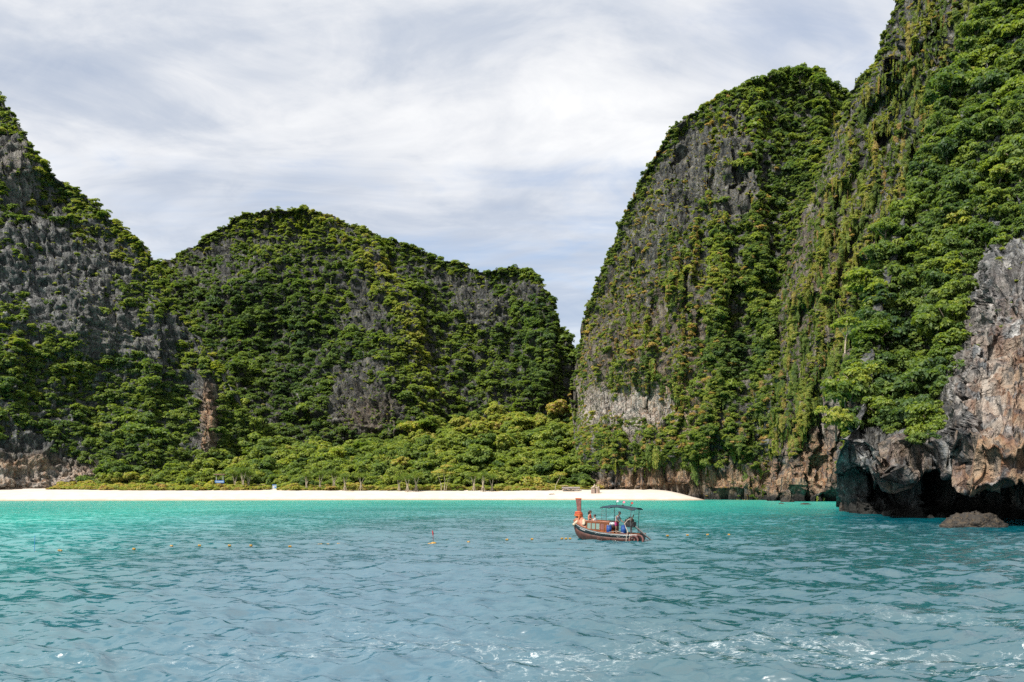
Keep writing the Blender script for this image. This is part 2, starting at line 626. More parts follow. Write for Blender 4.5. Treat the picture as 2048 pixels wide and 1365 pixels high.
def mid_extra(px, py, s):
    # the long rib that runs from the summit down to the right, and the recess beyond it
    line = np.interp(py, [420, 470, 560, 640, 720, 900], [620, 690, 770, 808, 830, 850])
    d = px - line
    return np.where(d < 0, -16 * np.exp(-(d / 130) ** 2), -16 * np.exp(-(d / 45) ** 2) + 10 * sstep(20, 120, d) * (1 - sstep(160, 330, d)))


mid_hill = Hill('limestone_mountain', M_ROCK_FAR,
    base=[(220, 950, 400), (600, 940, 430), (820, 935, 440), (1000, 935, 450), (1180, 940, 455), (1320, 960, 455)],
    crest=[(220, 590, 520), (300, 532, 520), (345, 508, 520), (380, 492, 520), (420, 458, 520), (480, 428, 520), (540, 414, 520), (600, 410, 520), (640, 420, 518), (690, 438, 515),
           (740, 456, 512), (800, 480, 510), (850, 496, 510), (900, 516, 510), (950, 536, 508), (980, 534, 505), (1040, 530, 500), (1078, 550, 496),
           (1104, 590, 494), (1122, 636, 492), (1142, 668, 490), (1156, 694, 488), (1178, 722, 486), (1250, 790, 484), (1320, 850, 482)],
    expo=1.15, step_c=3.2, step_r=3.0, low=8, D_extra=mid_extra,
    bumps=[(730, 800, 95, 90, -9), (960, 620, 60, 60, -6), (470, 560, 150, 60, -4), (560, 700, 120, 80, 6), (1080, 700, 50, 120, -9)],
    amp=(4.0, 2.0, 2.6, 1.5), back=140, freq=0.8,
    masks=dict(
        warm=lambda x, y, X: ell(x, y, [(740, 830, 80, 60, 0.22)]),
        wet=lambda x, y, X: x * 0,
        moss=lambda x, y, X: 0.75 + 0 * x))


def right_extra(px, py, s):
    # vertical buttresses on the big wall
    q = px - np.interp(py, [120, 1000], [60, 0])
    return (-4.0 * fbm(q * 0.020, py * 0.0028, 4.0, 3) - 2.2 * np.sin(q * 0.06 + 4.0 * perlin(px * 0.008, py * 0.005, 4.0))) * sstep(0.02, 0.2, s) * (1 - s * 0.4)


right_wall = Hill('limestone_cliff', M_ROCK,
    base=[(1144, 976, 345), (1158, 977, 334), (1200, 984, 318), (1300, 993, 312), (1420, 1001, 300), (1500, 1003, 292), (1700, 1004, 280), (1900, 1004, 270)],
    crest=[(1144, 945, 372), (1147, 850, 378), (1149, 780, 384), (1153, 706, 390), (1164, 640, 392), (1184, 570, 388), (1216, 492, 384), (1246, 420, 380), (1284, 332, 378), (1330, 256, 378), (1374, 226, 378),
           (1415, 198, 378), (1495, 160, 380), (1560, 140, 384), (1600, 132, 386), (1650, 140, 388), (1690, 182, 392), (1800, 240, 396), (1900, 300, 398)],
    expo=[(1144, 1.0), (1300, 1.6), (1500, 1.9), (1900, 1.7)], step_c=2.8, step_r=3.0, low=9, D_extra=right_extra,
    bumps=[(1245, 810, 110, 45, 5), (1480, 250, 70, 80, -6), (1590, 330, 60, 260, 10), (1300, 900, 160, 40, -4), (1500, 620, 60, 200, 5)],
    amp=(3.0, 2.4, 1.0, 1.0), notch=1.3, back=120, edge_fade=True,
    masks=dict(
        warm=lambda x, y, X: ell(x, y, [(1300, 968, 190, 22, 1.4), (1500, 960, 160, 40, 0.8), (1240, 815, 130, 50, 0.35), (1340, 800, 60, 60, 0.6), (1300, 700, 200, 160, 0.3)]),
        pale=lambda x, y, X: ell(x, y, [(1258, 815, 100, 36, 1.5), (1190, 800, 60, 40, 0.7), (1500, 380, 50, 60, 0.2)]),
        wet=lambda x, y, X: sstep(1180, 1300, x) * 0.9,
        moss=lambda x, y, X: 1.0 - ell(x, y, [(1250, 815, 110, 36, 0.7), (1300, 970, 260, 24, 1.0)])))

SIL_Y = [-350, -100, 0, 110, 170, 270, 400, 500, 620, 740, 860, 1000]
SIL_X = [1830, 1800, 1782, 1746, 1694, 1648, 1598, 1562, 1526, 1502, 1484, 1476]


def RIBW(px, py):
    return 5.0 * perlin(px * 0.012, py * 0.006, 1.0) + 2.5 * perlin(px * 0.03, py * 0.014, 3.0)


def flank_extra(px, py, s):
    # ribs that run parallel to the edge of the flank
    q = px - np.interp(py, SIL_Y, SIL_X)
    turn = 26 * (1 - sstep(0, 60, q))
    return turn * 0.8 - (2.4 * np.sin(q * 0.12 + RIBW(px, py)) + 2.2 * fbm(q * 0.05, py * 0.006, 7.0, 3)) * sstep(4, 20, q) * (1 - sstep(170, 300, q))


flank = Hill('limestone_flank', M_ROCK,
    base=[(1474, 1003, 300), (1500, 1003, 286), (1600, 1005, 262), (1690, 1006, 252), (1800, 1006, 240), (2120, 1006, 214)],
    crest=[(1474, 990, 318), (1484, 870, 318), (1502, 750, 316), (1526, 630, 314), (1562, 510, 312), (1598, 410, 310), (1648, 282, 308), (1694, 184, 306), (1746, 122, 302), (1782, 14, 300), (1810, -90, 298), (1900, -260, 294), (2120, -420, 278)],
    expo=[(1474, 1.0), (1600, 1.3), (1800, 1.25), (2120, 1.2)], step_c=2.8, step_r=3.6, low=6, D_extra=flank_extra,
    bumps=[(1655, 900, 34, 130, 9), (1520, 950, 25, 40, 5), (1640, 930, 25, 60, -3)],
    amp=(1.8, 1.2, 0.9, 0.6), notch=2.2, back=100,
    masks=dict(
        warm=lambda x, y, X: ell(x, y, [(1560, 960, 110, 40, 0.9), (1635, 920, 26, 40, 1.6), (1600, 880, 120, 60, 0.4), (1640, 600, 120, 250, 0.3)]),
        pale=lambda x, y, X: ell(x, y, [(1660, 800, 26, 60, 0.5)]),
        moss=lambda x, y, X: 0.9 - ell(x, y, [(1580, 960, 130, 46, 0.8), (1660, 860, 30, 90, 0.8)])))

BUT_Y = [300, 480, 560, 620, 760, 860, 990]
BUT_X = [2030, 1966, 1946, 1932, 1890, 1876, 1872]


def head_extra(px, py, s):
    b = px - np.interp(py, BUT_Y, BUT_X)
    wall = -(13.0 * sstep(-14, 16, b) * sstep(420, 560, py) * (1 - sstep(920, 985, py)))
    # brow over the sea cave: rock above the brow leans out, the cave below lies back
    brow = np.interp(px, [1640, 1690, 1720, 1760, 1800, 1815, 1850, 1900, 1950, 1990, 2050, 2300], [958, 944, 944, 958, 966, 926, 926, 940, 958, 976, 994, 1006])
    brow = brow + 5 * perlin(px * 0.03, 5.5, 0)
    lean = -14.0 * (0.25 + 0.75 * sstep(1680, 1760, px)) * (1 - sstep(-3, 9, py - brow)) * sstep(-230, -20, py - brow)
    second = 4.5 * ell(px, py, [(1870, 985, 120, 30, 1.0, 12), (1740, 980, 50, 26, 1.0, 30), (2000, 1010, 90, 22, 1.0, 10)]) - 4 * ell(px, py, [(1800, 975, 16, 50, 1.0, -10), (1960, 975, 70, 10, 1.0, 15)])
    return wall + lean + second


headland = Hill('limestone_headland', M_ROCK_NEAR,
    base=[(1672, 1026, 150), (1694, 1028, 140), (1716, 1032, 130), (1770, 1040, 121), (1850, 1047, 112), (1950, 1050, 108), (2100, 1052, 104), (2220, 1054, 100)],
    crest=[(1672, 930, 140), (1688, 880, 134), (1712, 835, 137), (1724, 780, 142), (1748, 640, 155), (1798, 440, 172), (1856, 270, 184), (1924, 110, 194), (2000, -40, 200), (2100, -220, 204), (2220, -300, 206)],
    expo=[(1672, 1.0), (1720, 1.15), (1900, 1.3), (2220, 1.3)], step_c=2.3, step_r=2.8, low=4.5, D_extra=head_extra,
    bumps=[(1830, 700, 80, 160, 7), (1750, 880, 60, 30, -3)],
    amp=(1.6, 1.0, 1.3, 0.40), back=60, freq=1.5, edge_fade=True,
    masks=dict(
        warm=lambda x, y, X: ell(x, y, [(2020, 800, 115, 230, 0.8), (1990, 930, 120, 60, 0.6), (1800, 930, 40, 30, 0.5), (1650, 905, 20, 40, 0.5)]),
        pale=lambda x, y, X: ell(x, y, [(1950, 700, 40, 90, 0.5), (1990, 800, 30, 120, 0.7), (1740, 880, 60, 36, 0.4)]),
        moss=lambda x, y, X: 0.4 - ell(x, y, [(2010, 780, 140, 260, 0.6)]) + sstep(900, 700, y) * 0.5 * (1 - sstep(1860, 1900, x)),
        cave_shade=lambda x, y, X: 0.8 * sstep(0, 22, y - np.interp(x, [1640, 1690, 1720, 1760, 1800, 1815, 1850, 1900, 1950, 1990, 2050, 2300], [962, 948, 948, 962, 970, 930, 930, 944, 962, 980, 998, 1010]))))

# wooded ground behind the beach
forest_slope = Hill('forest_slope', M_ROCK,
    base=[(170, 976, 322), (300, 976, 326), (700, 976, 332), (1000, 975, 334), (1100, 976, 332), (1180, 979, 328)],
    crest=[(170, 958, 350), (250, 930, 370), (400, 915, 385), (520, 900, 395), (640, 905, 400), (720, 915, 400), (800, 892, 402), (880, 868, 405), (960, 846, 408), (1040, 842, 410), (1100, 850, 408), (1180, 862, 404)],
    expo=1.2, step_c=5.0, step_r=4.0, low=4, amp=(0.8, 0.4, 0.8, 0.3), back=60,
    bumps=[(1075, 835, 20, 40, -6)],
    masks=dict(moss=lambda x, y, X: 1.6 + 0 * x, wet=lambda x, y, X: x * 0))

# ------------------------------------------------------------------ beach, sea bed
SH_X = np.array([-420, -180, -95, -43, 24, 67, 100, 130, 420], float)      # shore line: world x -> world y
SH_Y = np.array([262, 280, 292, 303, 300, 289, 282, 262, 240], float)


def shore(x):
    return np.interp(x, SH_X, SH_Y)


def beach_z(x, y):
    t = y - shore(x) - 0.8 * fbm(x * 0.05, 2.0, 0.0, 2)
    z = np.where(t < 0, t * 0.06, 4.55 * (1 - np.exp(-np.maximum(t, 0) / 13.0)) - 0.05 * np.exp(-t / 2.0))
    z = z + sstep(28, 70, t) * 2.0
    z = z + 0.10 * fbm(x * 0.12, y * 0.12, 0.3, 3) * sstep(3, 14, t)
    rgt = sstep(55, 80, x)
    return z * (1 - 0.62 * rgt) - 2.8 * sstep(58, 86, x)


bx = np.linspace(-330, 260, 300)
by_ = np.concatenate([np.linspace(225, 275, 20, endpoint=False), np.linspace(275, 345, 110), np.linspace(350, 480, 14)])
gx, gy = np.meshgrid(bx, by_)
gz = beach_z(gx, gy)
H, W = gx.shape
idx = np.arange(H * W).reshape(H, W)
bf = np.stack([idx[:-1, :-1], idx[:-1, 1:], idx[1:, 1:], idx[1:, :-1]], -1).reshape(-1, 4)
me = np_mesh('beach', np.stack([gx, gy, gz], -1).reshape(-1, 3), bf, True)
m, t = new_mat('white_sand')
pos = t.n('ShaderNodeNewGeometry').outputs['Position']
sp = t.n('ShaderNodeSeparateXYZ')
t.link(pos, sp.inputs[0])
n1 = t.noise(pos, 0.25, 6, 0.6)
n2 = t.noise(t.scale(pos, (0.4, 2.5, 1)), 0.9, 6, 0.65)
c = t.mix(t.step(n1, 0.35, 0.7), (0.43, 0.375, 0.32), (0.47, 0.425, 0.375))
wetl = t.math('ADD', sp.outputs[2], t.math('MULTIPLY', t.math('SUBTRACT', n1, 0.5), 0.5))
c = t.mix(t.math('SUBTRACT', 1.0, t.step(wetl, 0.05, 0.75)), c, (0.30, 0.235, 0.17))
# strand line of weed and leaf litter
line = t.math('MULTIPLY', t.step(n2, 0.60, 0.68), t.math('MULTIPLY', t.step(sp.outputs[2], 0.75, 1.0), t.math('SUBTRACT', 1.0, t.step(sp.outputs[2], 1.25, 1.6))))
c = t.mix(t.math('MULTIPLY', line, 0.6), c, (0.20, 0.14, 0.09))
litter = t.math('MULTIPLY', t.step(n2, 0.52, 0.66), t.step(t.math('ADD', sp.outputs[2], t.math('MULTIPLY', n1, 0.8)), 4.35, 4.9))
c = t.mix(t.math('MULTIPLY', litter, 0.8), c, (0.30, 0.20, 0.12))
bsdf(t, c, 0.9, bump(t, t.noise(pos, 1.2, 5, 0.6), 0.35, 0.12), Specular_IOR_Level=0.2)
tag(link('beach', me, None, m), kind='structure')

sbm, t = new_mat('sea_bed_sand')
bsdf(t, (0.02, 0.08, 0.09), 0.9)
sb = MB().add([(-1500, -400, -6), (1500, -400, -6), (1500, 2500, -6), (-1500, 2500, -6)], [(0, 1, 2, 3)])
tag(sb.build('sea_bed', sbm, smooth=False), kind='structure')

# ------------------------------------------------------------------ the sea
pys = np.concatenate([np.linspace(2600, 1420, 36, endpoint=False), np.arange(1420, 1100, -1.45), np.arange(1100, 1001, -0.8), np.array([1000.6, 999.6, 998.6, 997.6, 996.5, 995, 993])])
Dw = CAM_H * F / (pys - HY)
pxs = np.concatenate([np.arange(-1500, -260, 10.0), np.arange(-260, 2310, 2.9), np.arange(2310, 3500, 10.0)])
sx = (pxs[None] - CX) / F * Dw[:, None]
sy = np.repeat(Dw[:, None], len(pxs), 1)
dD = np.abs(np.gradient(Dw))[:, None]
dX = np.gradient(pxs)[None] / F * Dw[:, None]
sp_ = np.maximum(dD * 0.9, dX)
sz = np.zeros_like(sx)
ox, oy = np.zeros_like(sx), np.zeros_like(sx)
wr = np.random.default_rng(77)
for i in range(76):
    lam = 0.34 * (9.5 / 0.34) ** (i / 75.0) * wr.uniform(0.9, 1.1)
    th = R(262) + wr.normal() * (0.75 if lam < 3 else 0.45)
    k = 2 * math.pi / lam
    amp = 0.0135 * lam ** 0.80 * wr.uniform(0.6, 1.3) * (1.0 if lam < 2.2 else 0.62)
    ph = wr.uniform(0, 6.28)
    fade = 1 - sstep(0.22, 0.5, sp_ / lam)
    # gusts: patches of rougher and smoother water
    gust = 0.75 + 0.5 * np.clip(perlin(sx * 0.045 + i * 0.013, sy * 0.02, 2.0 + 0.02 * i), -1, 1)
    ar = k * (sx * math.cos(th) + sy * math.sin(th)) + ph
    a = amp * fade * gust
    sz += a * np.cos(ar)
    ox -= 0.40 * a * math.cos(th) * np.sin(ar)
    oy -= 0.40 * a * math.sin(th) * np.sin(ar)
calm = sstep(0, 60, shore(sx) - sy) * 0.8 + 0.2
sz = sz * calm * 1.0
ox, oy = ox * calm, oy * calm
steep = sz
H, W = sx.shape
idx = np.arange(H * W).reshape(H, W)
wf = np.stack([idx[:-1, :-1], idx[:-1, 1:], idx[1:, 1:], idx[1:, :-1]], -1).reshape(-1, 4)[:, ::-1]
me = np_mesh('sea', np.stack([sx + ox, sy + oy, sz], -1).reshape(-1, 3), wf, True)
off = shore(sx) - sy
reef = fbm(sx * 0.02, sy * 0.008, 8.0, 3)
pxw = PX(sx, sy)
shallow = (1 - sstep(105, 310, off - 45 * sstep(700, 0, pxw) + 34 * reef + sstep(500, 1100, pxw) * 22 + sstep(1350, 2000, pxw) * 46 + sstep(1650, 1780, pxw) * 70))
shallow = shallow * (1 - 0.22 * np.exp(-((pxw - 850) / 350) ** 2) * sstep(20, 90, off))  # turquoise weakened mid-bay: more reflected sky there, put into the colour
set_attr(me, 'shallow', shallow)
set_attr(me, 'edge', 1 - sstep(0, 16, off + 4 * reef))
set_attr(me, 'sky_sheen', sstep(0.40, 0.0, shallow) * 0.9 * (1 - sstep(750, 1400, pxw + 120 * reef)))
# foam: wash on the near chop, and where swell meets the headland and the rock
fo = 1.25 * sstep(31, 23, sy + 4 * fbm(sx * 0.1, sy * 0.1, 3.0, 2)) * sstep(-0.25, 0.45, fbm(sx * 0.13, sy * 0.22, 6.0, 3) + 0.25 * sstep(-4, 6, sx)) * (0.6 + 0.4 * sstep(-9, 4, sx))
rk = P(1950, 1051, 92)
for cx_, cy_, r_ in ((P(1690, 1030, 128).x - 1.5, 128, 5.0), (rk.x - 4.5, 90.5, 2.6), (rk.x + 4.8, 91.5, 2.6), (P(1720, 1035, 122).x, 121, 4.0)):
    fo = np.maximum(fo, 1.1 * np.exp(-(((sx - cx_) / r_) ** 2 + ((sy - cy_) / (r_ * 0.8)) ** 2)))
set_attr(me, 'foam', fo)
m, t = new_mat('sea_water')
pos = t.n('ShaderNodeNewGeometry').outputs['Position']
n_big = t.noise(t.scale(pos, (0.5, 0.25, 1)), 0.12, 4, 0.55)
sh = t.attr('shallow')
shn = t.math('ADD', sh, t.math('MULTIPLY', t.math('SUBTRACT', n_big, 0.5), 0.35), clamp=True)
c = t.ramp(shn, [(0.0, (0.001, 0.052, 0.070)), (0.35, (0.002, 0.090, 0.104)), (0.7, (0.012, 0.20, 0.195)), (1.0, (0.028, 0.30, 0.255))])
c = t.mix(t.attr('sky_sheen'), c, (0.016, 0.080, 0.122))  # reflected sky on the left and middle water, painted into the base colour
c = t.mix(t.math('MULTIPLY', t.attr('edge'), 0.5), c, (0.08, 0.30, 0.22))
def slopes(scale, sc, amt):
    nd = t.n('ShaderNodeTexNoise')
    t.link(t.scale(pos, sc), nd.inputs['Vector'])
    nd.inputs['Scale'].default_value = scale
    nd.inputs['Detail'].default_value = 3
    nd.inputs['Roughness'].default_value = 0.6
    return t.vmath('MULTIPLY', t.vmath('SUBTRACT', nd.outputs['Color'], (0.5, 0.5, 0.5)), (amt * 0.7, amt, 0.0))


gustn = t.step(t.noise(t.scale(pos, (0.5, 1.0, 1)), 0.05, 4, 0.6), 0.3, 0.7)
sl = t.vmath('ADD', slopes(2.4, (0.6, 1.6, 1), 1.9), t.vmath('ADD', slopes(7.0, (1.0, 1.5, 1), 0.5), slopes(0.95, (0.5, 1.5, 1), 2.6)))
gv = t.n('ShaderNodeCombineXYZ')
for i in range(3):
    t.link(t.math('ADD', 0.62, t.math('MULTIPLY', gustn, 0.6)), gv.inputs[i])
# small wind waves run towards the open side of the bay: their steep faces look that way
ss = t.n('ShaderNodeSeparateXYZ')
t.link(t.vmath('MULTIPLY', sl, gv.outputs[0]), ss.inputs[0])
sc_ = t.n('ShaderNodeCombineXYZ')
t.link(ss.outputs[0], sc_.inputs[0])
t.link(t.math('SUBTRACT', t.math('MULTIPLY', t.math('MINIMUM', t.math('MULTIPLY', t.math('ABSOLUTE', ss.outputs[1]), 0.72), 0.30), -1.0), 0.02), sc_.inputs[1])
nrm = t.n('ShaderNodeVectorMath', operation='NORMALIZE')
t.link(t.vmath('ADD', t.n('ShaderNodeNewGeometry').outputs['Normal'], sc_.outputs[0]), nrm.inputs[0])
nrm = nrm.outputs[0]
fn = t.noise(t.scale(pos, (0.5, 1.5, 1)), 1.2, 9, 0.72, 1.8)
fm = t.math('MULTIPLY', t.attr('foam'), t.step(t.math('ADD', t.math('MULTIPLY', t.math('ABSOLUTE', t.math('SUBTRACT', fn, 0.5)), -1.0), t.math('MULTIPLY', t.attr('foam'), 0.022)), -0.008, 0.022))
fm = t.math('MULTIPLY', fm, t.math('MULTIPLY', t.step(t.noise(pos, 4.0, 5, 0.75), 0.42, 0.62), 0.75), clamp=True)
c2 = t.mix(fm, c, (0.26, 0.31, 0.325))
rough = t.math('ADD', 0.12, t.math('MULTIPLY', fm, 0.6))
bsdf(t, c2, rough, nrm, IOR=2.7)
tag(link('sea', me, None, m), kind='structure')

# ------------------------------------------------------------------ plants


def quads(cen, nor, size, aspect=1.6, roll=None, r=None):
    """leaf sprays: one kinked quad for every centre"""
    r = r or rng
    n = len(cen)
    nor = nor / (np.linalg.norm(nor, axis=1)[:, None] + 1e-9)
    a = np.cross(nor, r.normal(size=(n, 3)) if roll is None else roll)
    a /= np.linalg.norm(a, axis=1)[:, None] + 1e-9
    b = np.cross(nor, a)
    s = (size * r.uniform(0.65, 1.35, n))[:, None]
    L, Wd = s * aspect * 0.5, s * 0.5
    k = nor * s * 0.22
    v = np.stack([cen - a * L - k, cen - b * Wd * 0.9 + k, cen + a * L - k, cen + b * Wd * 0.9 + k], 1).reshape(-1, 3)
    return v, np.arange(n * 4).reshape(n, 4)


def unit(n, r):
    d = r.normal(size=(n, 3))
    return d / np.linalg.norm(d, axis=1)[:, None]


def crown_round(seed, lobes=13, per=110, size=0.13, squash=0.8, lobe_r=(0.28, 0.5), up=0.35, spread=0.75):
    """an uneven crown made of leafy lobes, about one unit in radius"""
    r = np.random.default_rng(seed)
    C_, N_, S_ = [], [], []
    for i in range(lobes):
        d = unit(1, r)[0]
        d[2] = d[2] * 0.8 + 0.15
        c = d * r.uniform(0.25, spread) * np.array([1, 1, squash])
        lr = r.uniform(*lobe_r)
        u = unit(per, r)
        u[:, 2] = np.where(u[:, 2] < -0.35, -u[:, 2], u[:, 2])
        rad = lr * r.uniform(0.72, 1.08, per)
        C_.append(c + u * rad[:, None] * np.array([1, 1, 0.78]))
        N_.append(u + np.array([0, 0, up]) + r.normal(size=(per, 3)) * 0.45)
    return quads(np.concatenate(C_), np.concatenate(N_), size, r=r)


def crown_tiers(seed, discs=7, per=190, size=0.13):
    """flat layered sprays, as on the trees that cling to the ledges"""
    r = np.random.default_rng(seed)
    C_, N_ = [], []
    for i in range(discs):
        a, q = r.uniform(0, 6.28), r.uniform(0.1, 0.62)
        c = np.array([math.cos(a) * q, math.sin(a) * q, r.uniform(-0.45, 0.5)])
        dr = r.uniform(0.35, 0.62)
        ang, rad = r.uniform(0, 6.28, per), np.sqrt(r.uniform(0, 1, per)) * dr
        x, y = np.cos(ang) * rad, np.sin(ang) * rad
        z = 0.20 * (1 - (rad / dr) ** 2) + r.normal(size=per) * 0.07
        C_.append(c + np.stack([x, y, z], 1))
        N_.append(np.stack([x * 0.9, y * 0.9, np.full(per, 0.8)], 1) + r.normal(size=(per, 3)) * 0.38)
    return quads(np.concatenate(C_), np.concatenate(N_), size, r=r)


def vine_curtain(seed, n=420, size=0.12):
    """creeper hanging down a wall, seen from local -Y"""
    r = np.random.default_rng(seed)
    z = r.uniform(-1.7, 0.8, n)
    wid = 0.42 * np.clip(1.0 - np.abs(z + 0.1) / 1.9, 0.12, 1) * (1 + 0.35 * np.sin(z * 5 + seed))
    x = r.normal(size=n) * wid * 0.75 + 0.10 * np.sin(z * 2.2 + seed)
    y = -0.10 - 0.26 * np.clip(1 - (x / (wid + 0.05)) ** 2, 0, 1) * r.uniform(0.5, 1.1, n) * (0.6 + 0.4 * np.sin(z * 6 + seed * 2))
    nor = np.stack([x * 1.2, np.full(n, -0.8), np.full(n, 0.45)], 1) + r.normal(size=(n, 3)) * 0.35
    return quads(np.stack([x, y, z], 1), nor, size, 1.9, r=r)


def tuft(seed, n=150, L=0.9):
    """long blades fanning out of one root"""
    r = np.random.default_rng(seed)
    d = unit(n, r)
    d[:, 2] = np.abs(d[:, 2]) * 0.9 + 0.15
    d /= np.linalg.norm(d, axis=1)[:, None]
    side = np.cross(d, unit(n, r))
    side /= np.linalg.norm(side, axis=1)[:, None]
    ln = (L * r.uniform(0.5, 1.1, n))[:, None]
    o = r.normal(size=(n, 3)) * 0.09
    tip = o + d * ln + np.array([0, 0, -1.0]) * ln * 0.32
    midp = o + d * ln * 0.6
    v = np.stack([o, midp - side * 0.035, tip, midp + side * 0.035], 1).reshape(-1, 3)
    return v, np.arange(n * 4).reshape(n, 4)


def merge(*vf):
    vs, fs, o = [], [], 0
    for v, f in vf:
        vs.append(v)
        fs.append(f + o)
        o += len(v)
    return np.concatenate(vs), np.concatenate(fs)


lib = bpy.data.collections.new('foliage_library')
SHAPES = []


def shape(kind, vf):
    me = np_mesh('clump', *vf)
    me.materials.append(M_LEAF)
    o = bpy.data.objects.new('clump.%03d' % (len(SHAPES) + 500), me)
    lib.objects.link(o)
    SHAPES.append(kind)


for i in range(5):
    shape('round', crown_round(100 + i, 20, 80, 0.135, 0.85, (0.2, 0.42), 0.3, 0.85))
for i in range(4):
    shape('tier', crown_tiers(200 + i, 10, 130, 0.13))
for i in range(4):
    shape('shrub', crown_round(300 + i, 11, 75, 0.17, 0.65, (0.25, 0.5), 0.4, 0.7))
for i in range(4):
    shape('vine', vine_curtain(400 + i, 520, 0.12))
for i in range(3):
    shape('tuft', tuft(500 + i))
KIND = {k: [i for i, q in enumerate(SHAPES) if q == k] for k in set(SHAPES)}


def scatter(name, pts, rot, scl, idx, tint, label):
    """one mass of plants: points that carry a clump each"""
    me = bpy.data.meshes.new(name)
    n = len(pts)
    me.vertices.add(n)
    me.vertices.foreach_set('co', np.ascontiguousarray(pts, np.float32).ravel())
    for nm, typ, a in (('rot', 'FLOAT_VECTOR', rot), ('scl', 'FLOAT_VECTOR', scl), ('tint', 'FLOAT', tint)):
        at = me.attributes.new(nm, typ, 'POINT')
        at.data.foreach_set('vector' if typ == 'FLOAT_VECTOR' else 'value', np.ascontiguousarray(a, np.float32).ravel())
    at = me.attributes.new('idx', 'INT', 'POINT')
    at.data.foreach_set('value', np.ascontiguousarray(idx, np.int32))
    o = link(name, me)
    ng = bpy.data.node_groups.new(name, 'GeometryNodeTree')
    ng.interface.new_socket('Geometry', in_out='INPUT', socket_type='NodeSocketGeometry')
    ng.interface.new_socket('Geometry', in_out='OUTPUT', socket_type='NodeSocketGeometry')
    gi, go = ng.nodes.new('NodeGroupInput'), ng.nodes.new('NodeGroupOutput')
    ci = ng.nodes.new('GeometryNodeCollectionInfo')
    ci.inputs['Collection'].default_value = lib
    ci.inputs['Separate Children'].default_value = True
    ci.inputs['Reset Children'].default_value = True
    ip = ng.nodes.new('GeometryNodeInstanceOnPoints')
    ip.inputs['Pick Instance'].default_value = True

    def at_(nm, dt):
        q = ng.nodes.new('GeometryNodeInputNamedAttribute')
        q.data_type = dt
        q.inputs[0].default_value = nm
        return next(s for s in q.outputs if s.enabled and s.name == 'Attribute')
    L = ng.links.new
    L(gi.outputs[0], ip.inputs['Points'])
    L(ci.outputs[0], ip.inputs['Instance'])
    L(at_('idx', 'INT'), ip.inputs['Instance Index'])
    L(at_('rot', 'FLOAT_VECTOR'), ip.inputs['Rotation'])
    L(at_('scl', 'FLOAT_VECTOR'), ip.inputs['Scale'])
    L(ip.outputs[0], go.inputs[0])
    mo = o.modifiers.new('clumps', 'NODES')
    mo.node_group = ng
    tag(o, label=label, kind='stuff')
    return o


class Plants:
    def __init__(self):
        self.p, self.r, self.s, self.i, self.t = [], [], [], [], []

    def add(self, p, nn, kind, size, tint, lift=0.35, flat=1.0, lean=0.0, stretch=None):
        """kind: array of names or one name; size and tint per point"""
        n = len(p)
        if n == 0:
            return self
        ids = np.array([random.choice(KIND[k]) for k in (kind if not isinstance(kind, str) else [kind] * n)])
        yaw = np.arctan2(nn[:, 0], -nn[:, 1])          # local -Y turned to face away from the wall
        free = np.array([SHAPES[q] != 'vine' for q in ids])
        yaw = np.where(free, rng.uniform(0, 6.28, n), yaw)
        rot = np.stack([np.where(free, rng.normal(size=n) * 0.14, 0), np.where(free, rng.normal(size=n) * 0.14, rng.normal(size=n) * 0.10), yaw], 1)
        pos = p + nn * (size * lift)[:, None]
        sc = np.stack([size * rng.uniform(0.85, 1.2, n), size * rng.uniform(0.85, 1.2, n), size * flat * rng.uniform(0.85, 1.2, n)], 1)
        if stretch is not None:
            sc[:, 2] *= stretch
        self.p.append(pos)
        self.r.append(rot)
        self.s.append(sc)
        self.i.append(ids)
        self.t.append(np.clip(tint, 0.02, 0.98))
        return self

    def build(self, name, label):
        return scatter(name, *(np.concatenate(q) for q in (self.p, self.r, self.s, self.i, self.t)), label)


def thin(p, d):
    """keep points at least about d apart (d may vary per point)"""
    d = np.broadcast_to(d, len(p))
    cell = float(np.median(d)) if len(p) else 1.0
    grid, keep = {}, []
    for k in range(len(p)):
        x, y, z = p[k]
        rr = int(math.ceil(d[k] / cell))
        kx, ky, kz = int(x // cell), int(y // cell), int(z // cell)
        ok = True
        for ax in range(kx - rr, kx + rr + 1):
            for ay in range(ky - rr, ky + rr + 1):
                for az in range(kz - rr, kz + rr + 1):
                    for j in grid.get((ax, ay, az), ()):
                        if (p[j][0] - x) ** 2 + (p[j][1] - y) ** 2 + (p[j][2] - z) ** 2 < d[k] ** 2:
                            ok = False
                            break
                    if not ok:
                        break
                if not ok:
                    break
            if not ok:
                break
        if ok:
            keep.append(k)
            grid.setdefault((kx, ky, kz), []).append(k)
    return np.array(keep, int)


def lognorm(n, med, sig=0.3):
    return med * np.exp(rng.normal(size=n) * sig)


# ---- left hill: layered trees on ledges, bare flutes between them
p, nn, qx, qy = left_hill.sample(20000)
bare = ell(qx, qy, [(60, 555, 105, 110, 1.0), (190, 640, 75, 85, 0.9, 20), (290, 690, 80, 60, 0.75, 30), (335, 660, 42, 46, 0.8), (418, 835, 22, 75, 1.5), (40, 935, 80, 80, 1.8),
                    (110, 962, 120, 40, 1.9), (25, 320, 75, 66, 0.8), (150, 520, 90, 50, 0.5, 25), (250, 520, 80, 60, 0.35, 40), (395, 790, 14, 60, 0.6)])
patch = fbm(p[:, 0] * 0.05, p[:, 1] * 0.05, p[:, 2] * 0.085, 4)
ok = (patch * 0.9 - bare * 1.15 + 0.62 + rng.normal(size=len(p)) * 0.12 + 0.25 * (nn[:, 2] - 0.35)) > 0
low_wood = sstep(640, 760, qy - (qx - 60) * 0.15)
sz = lognorm(len(p), 0.95, 0.40) * (2.0 + 1.2 * low_wood)
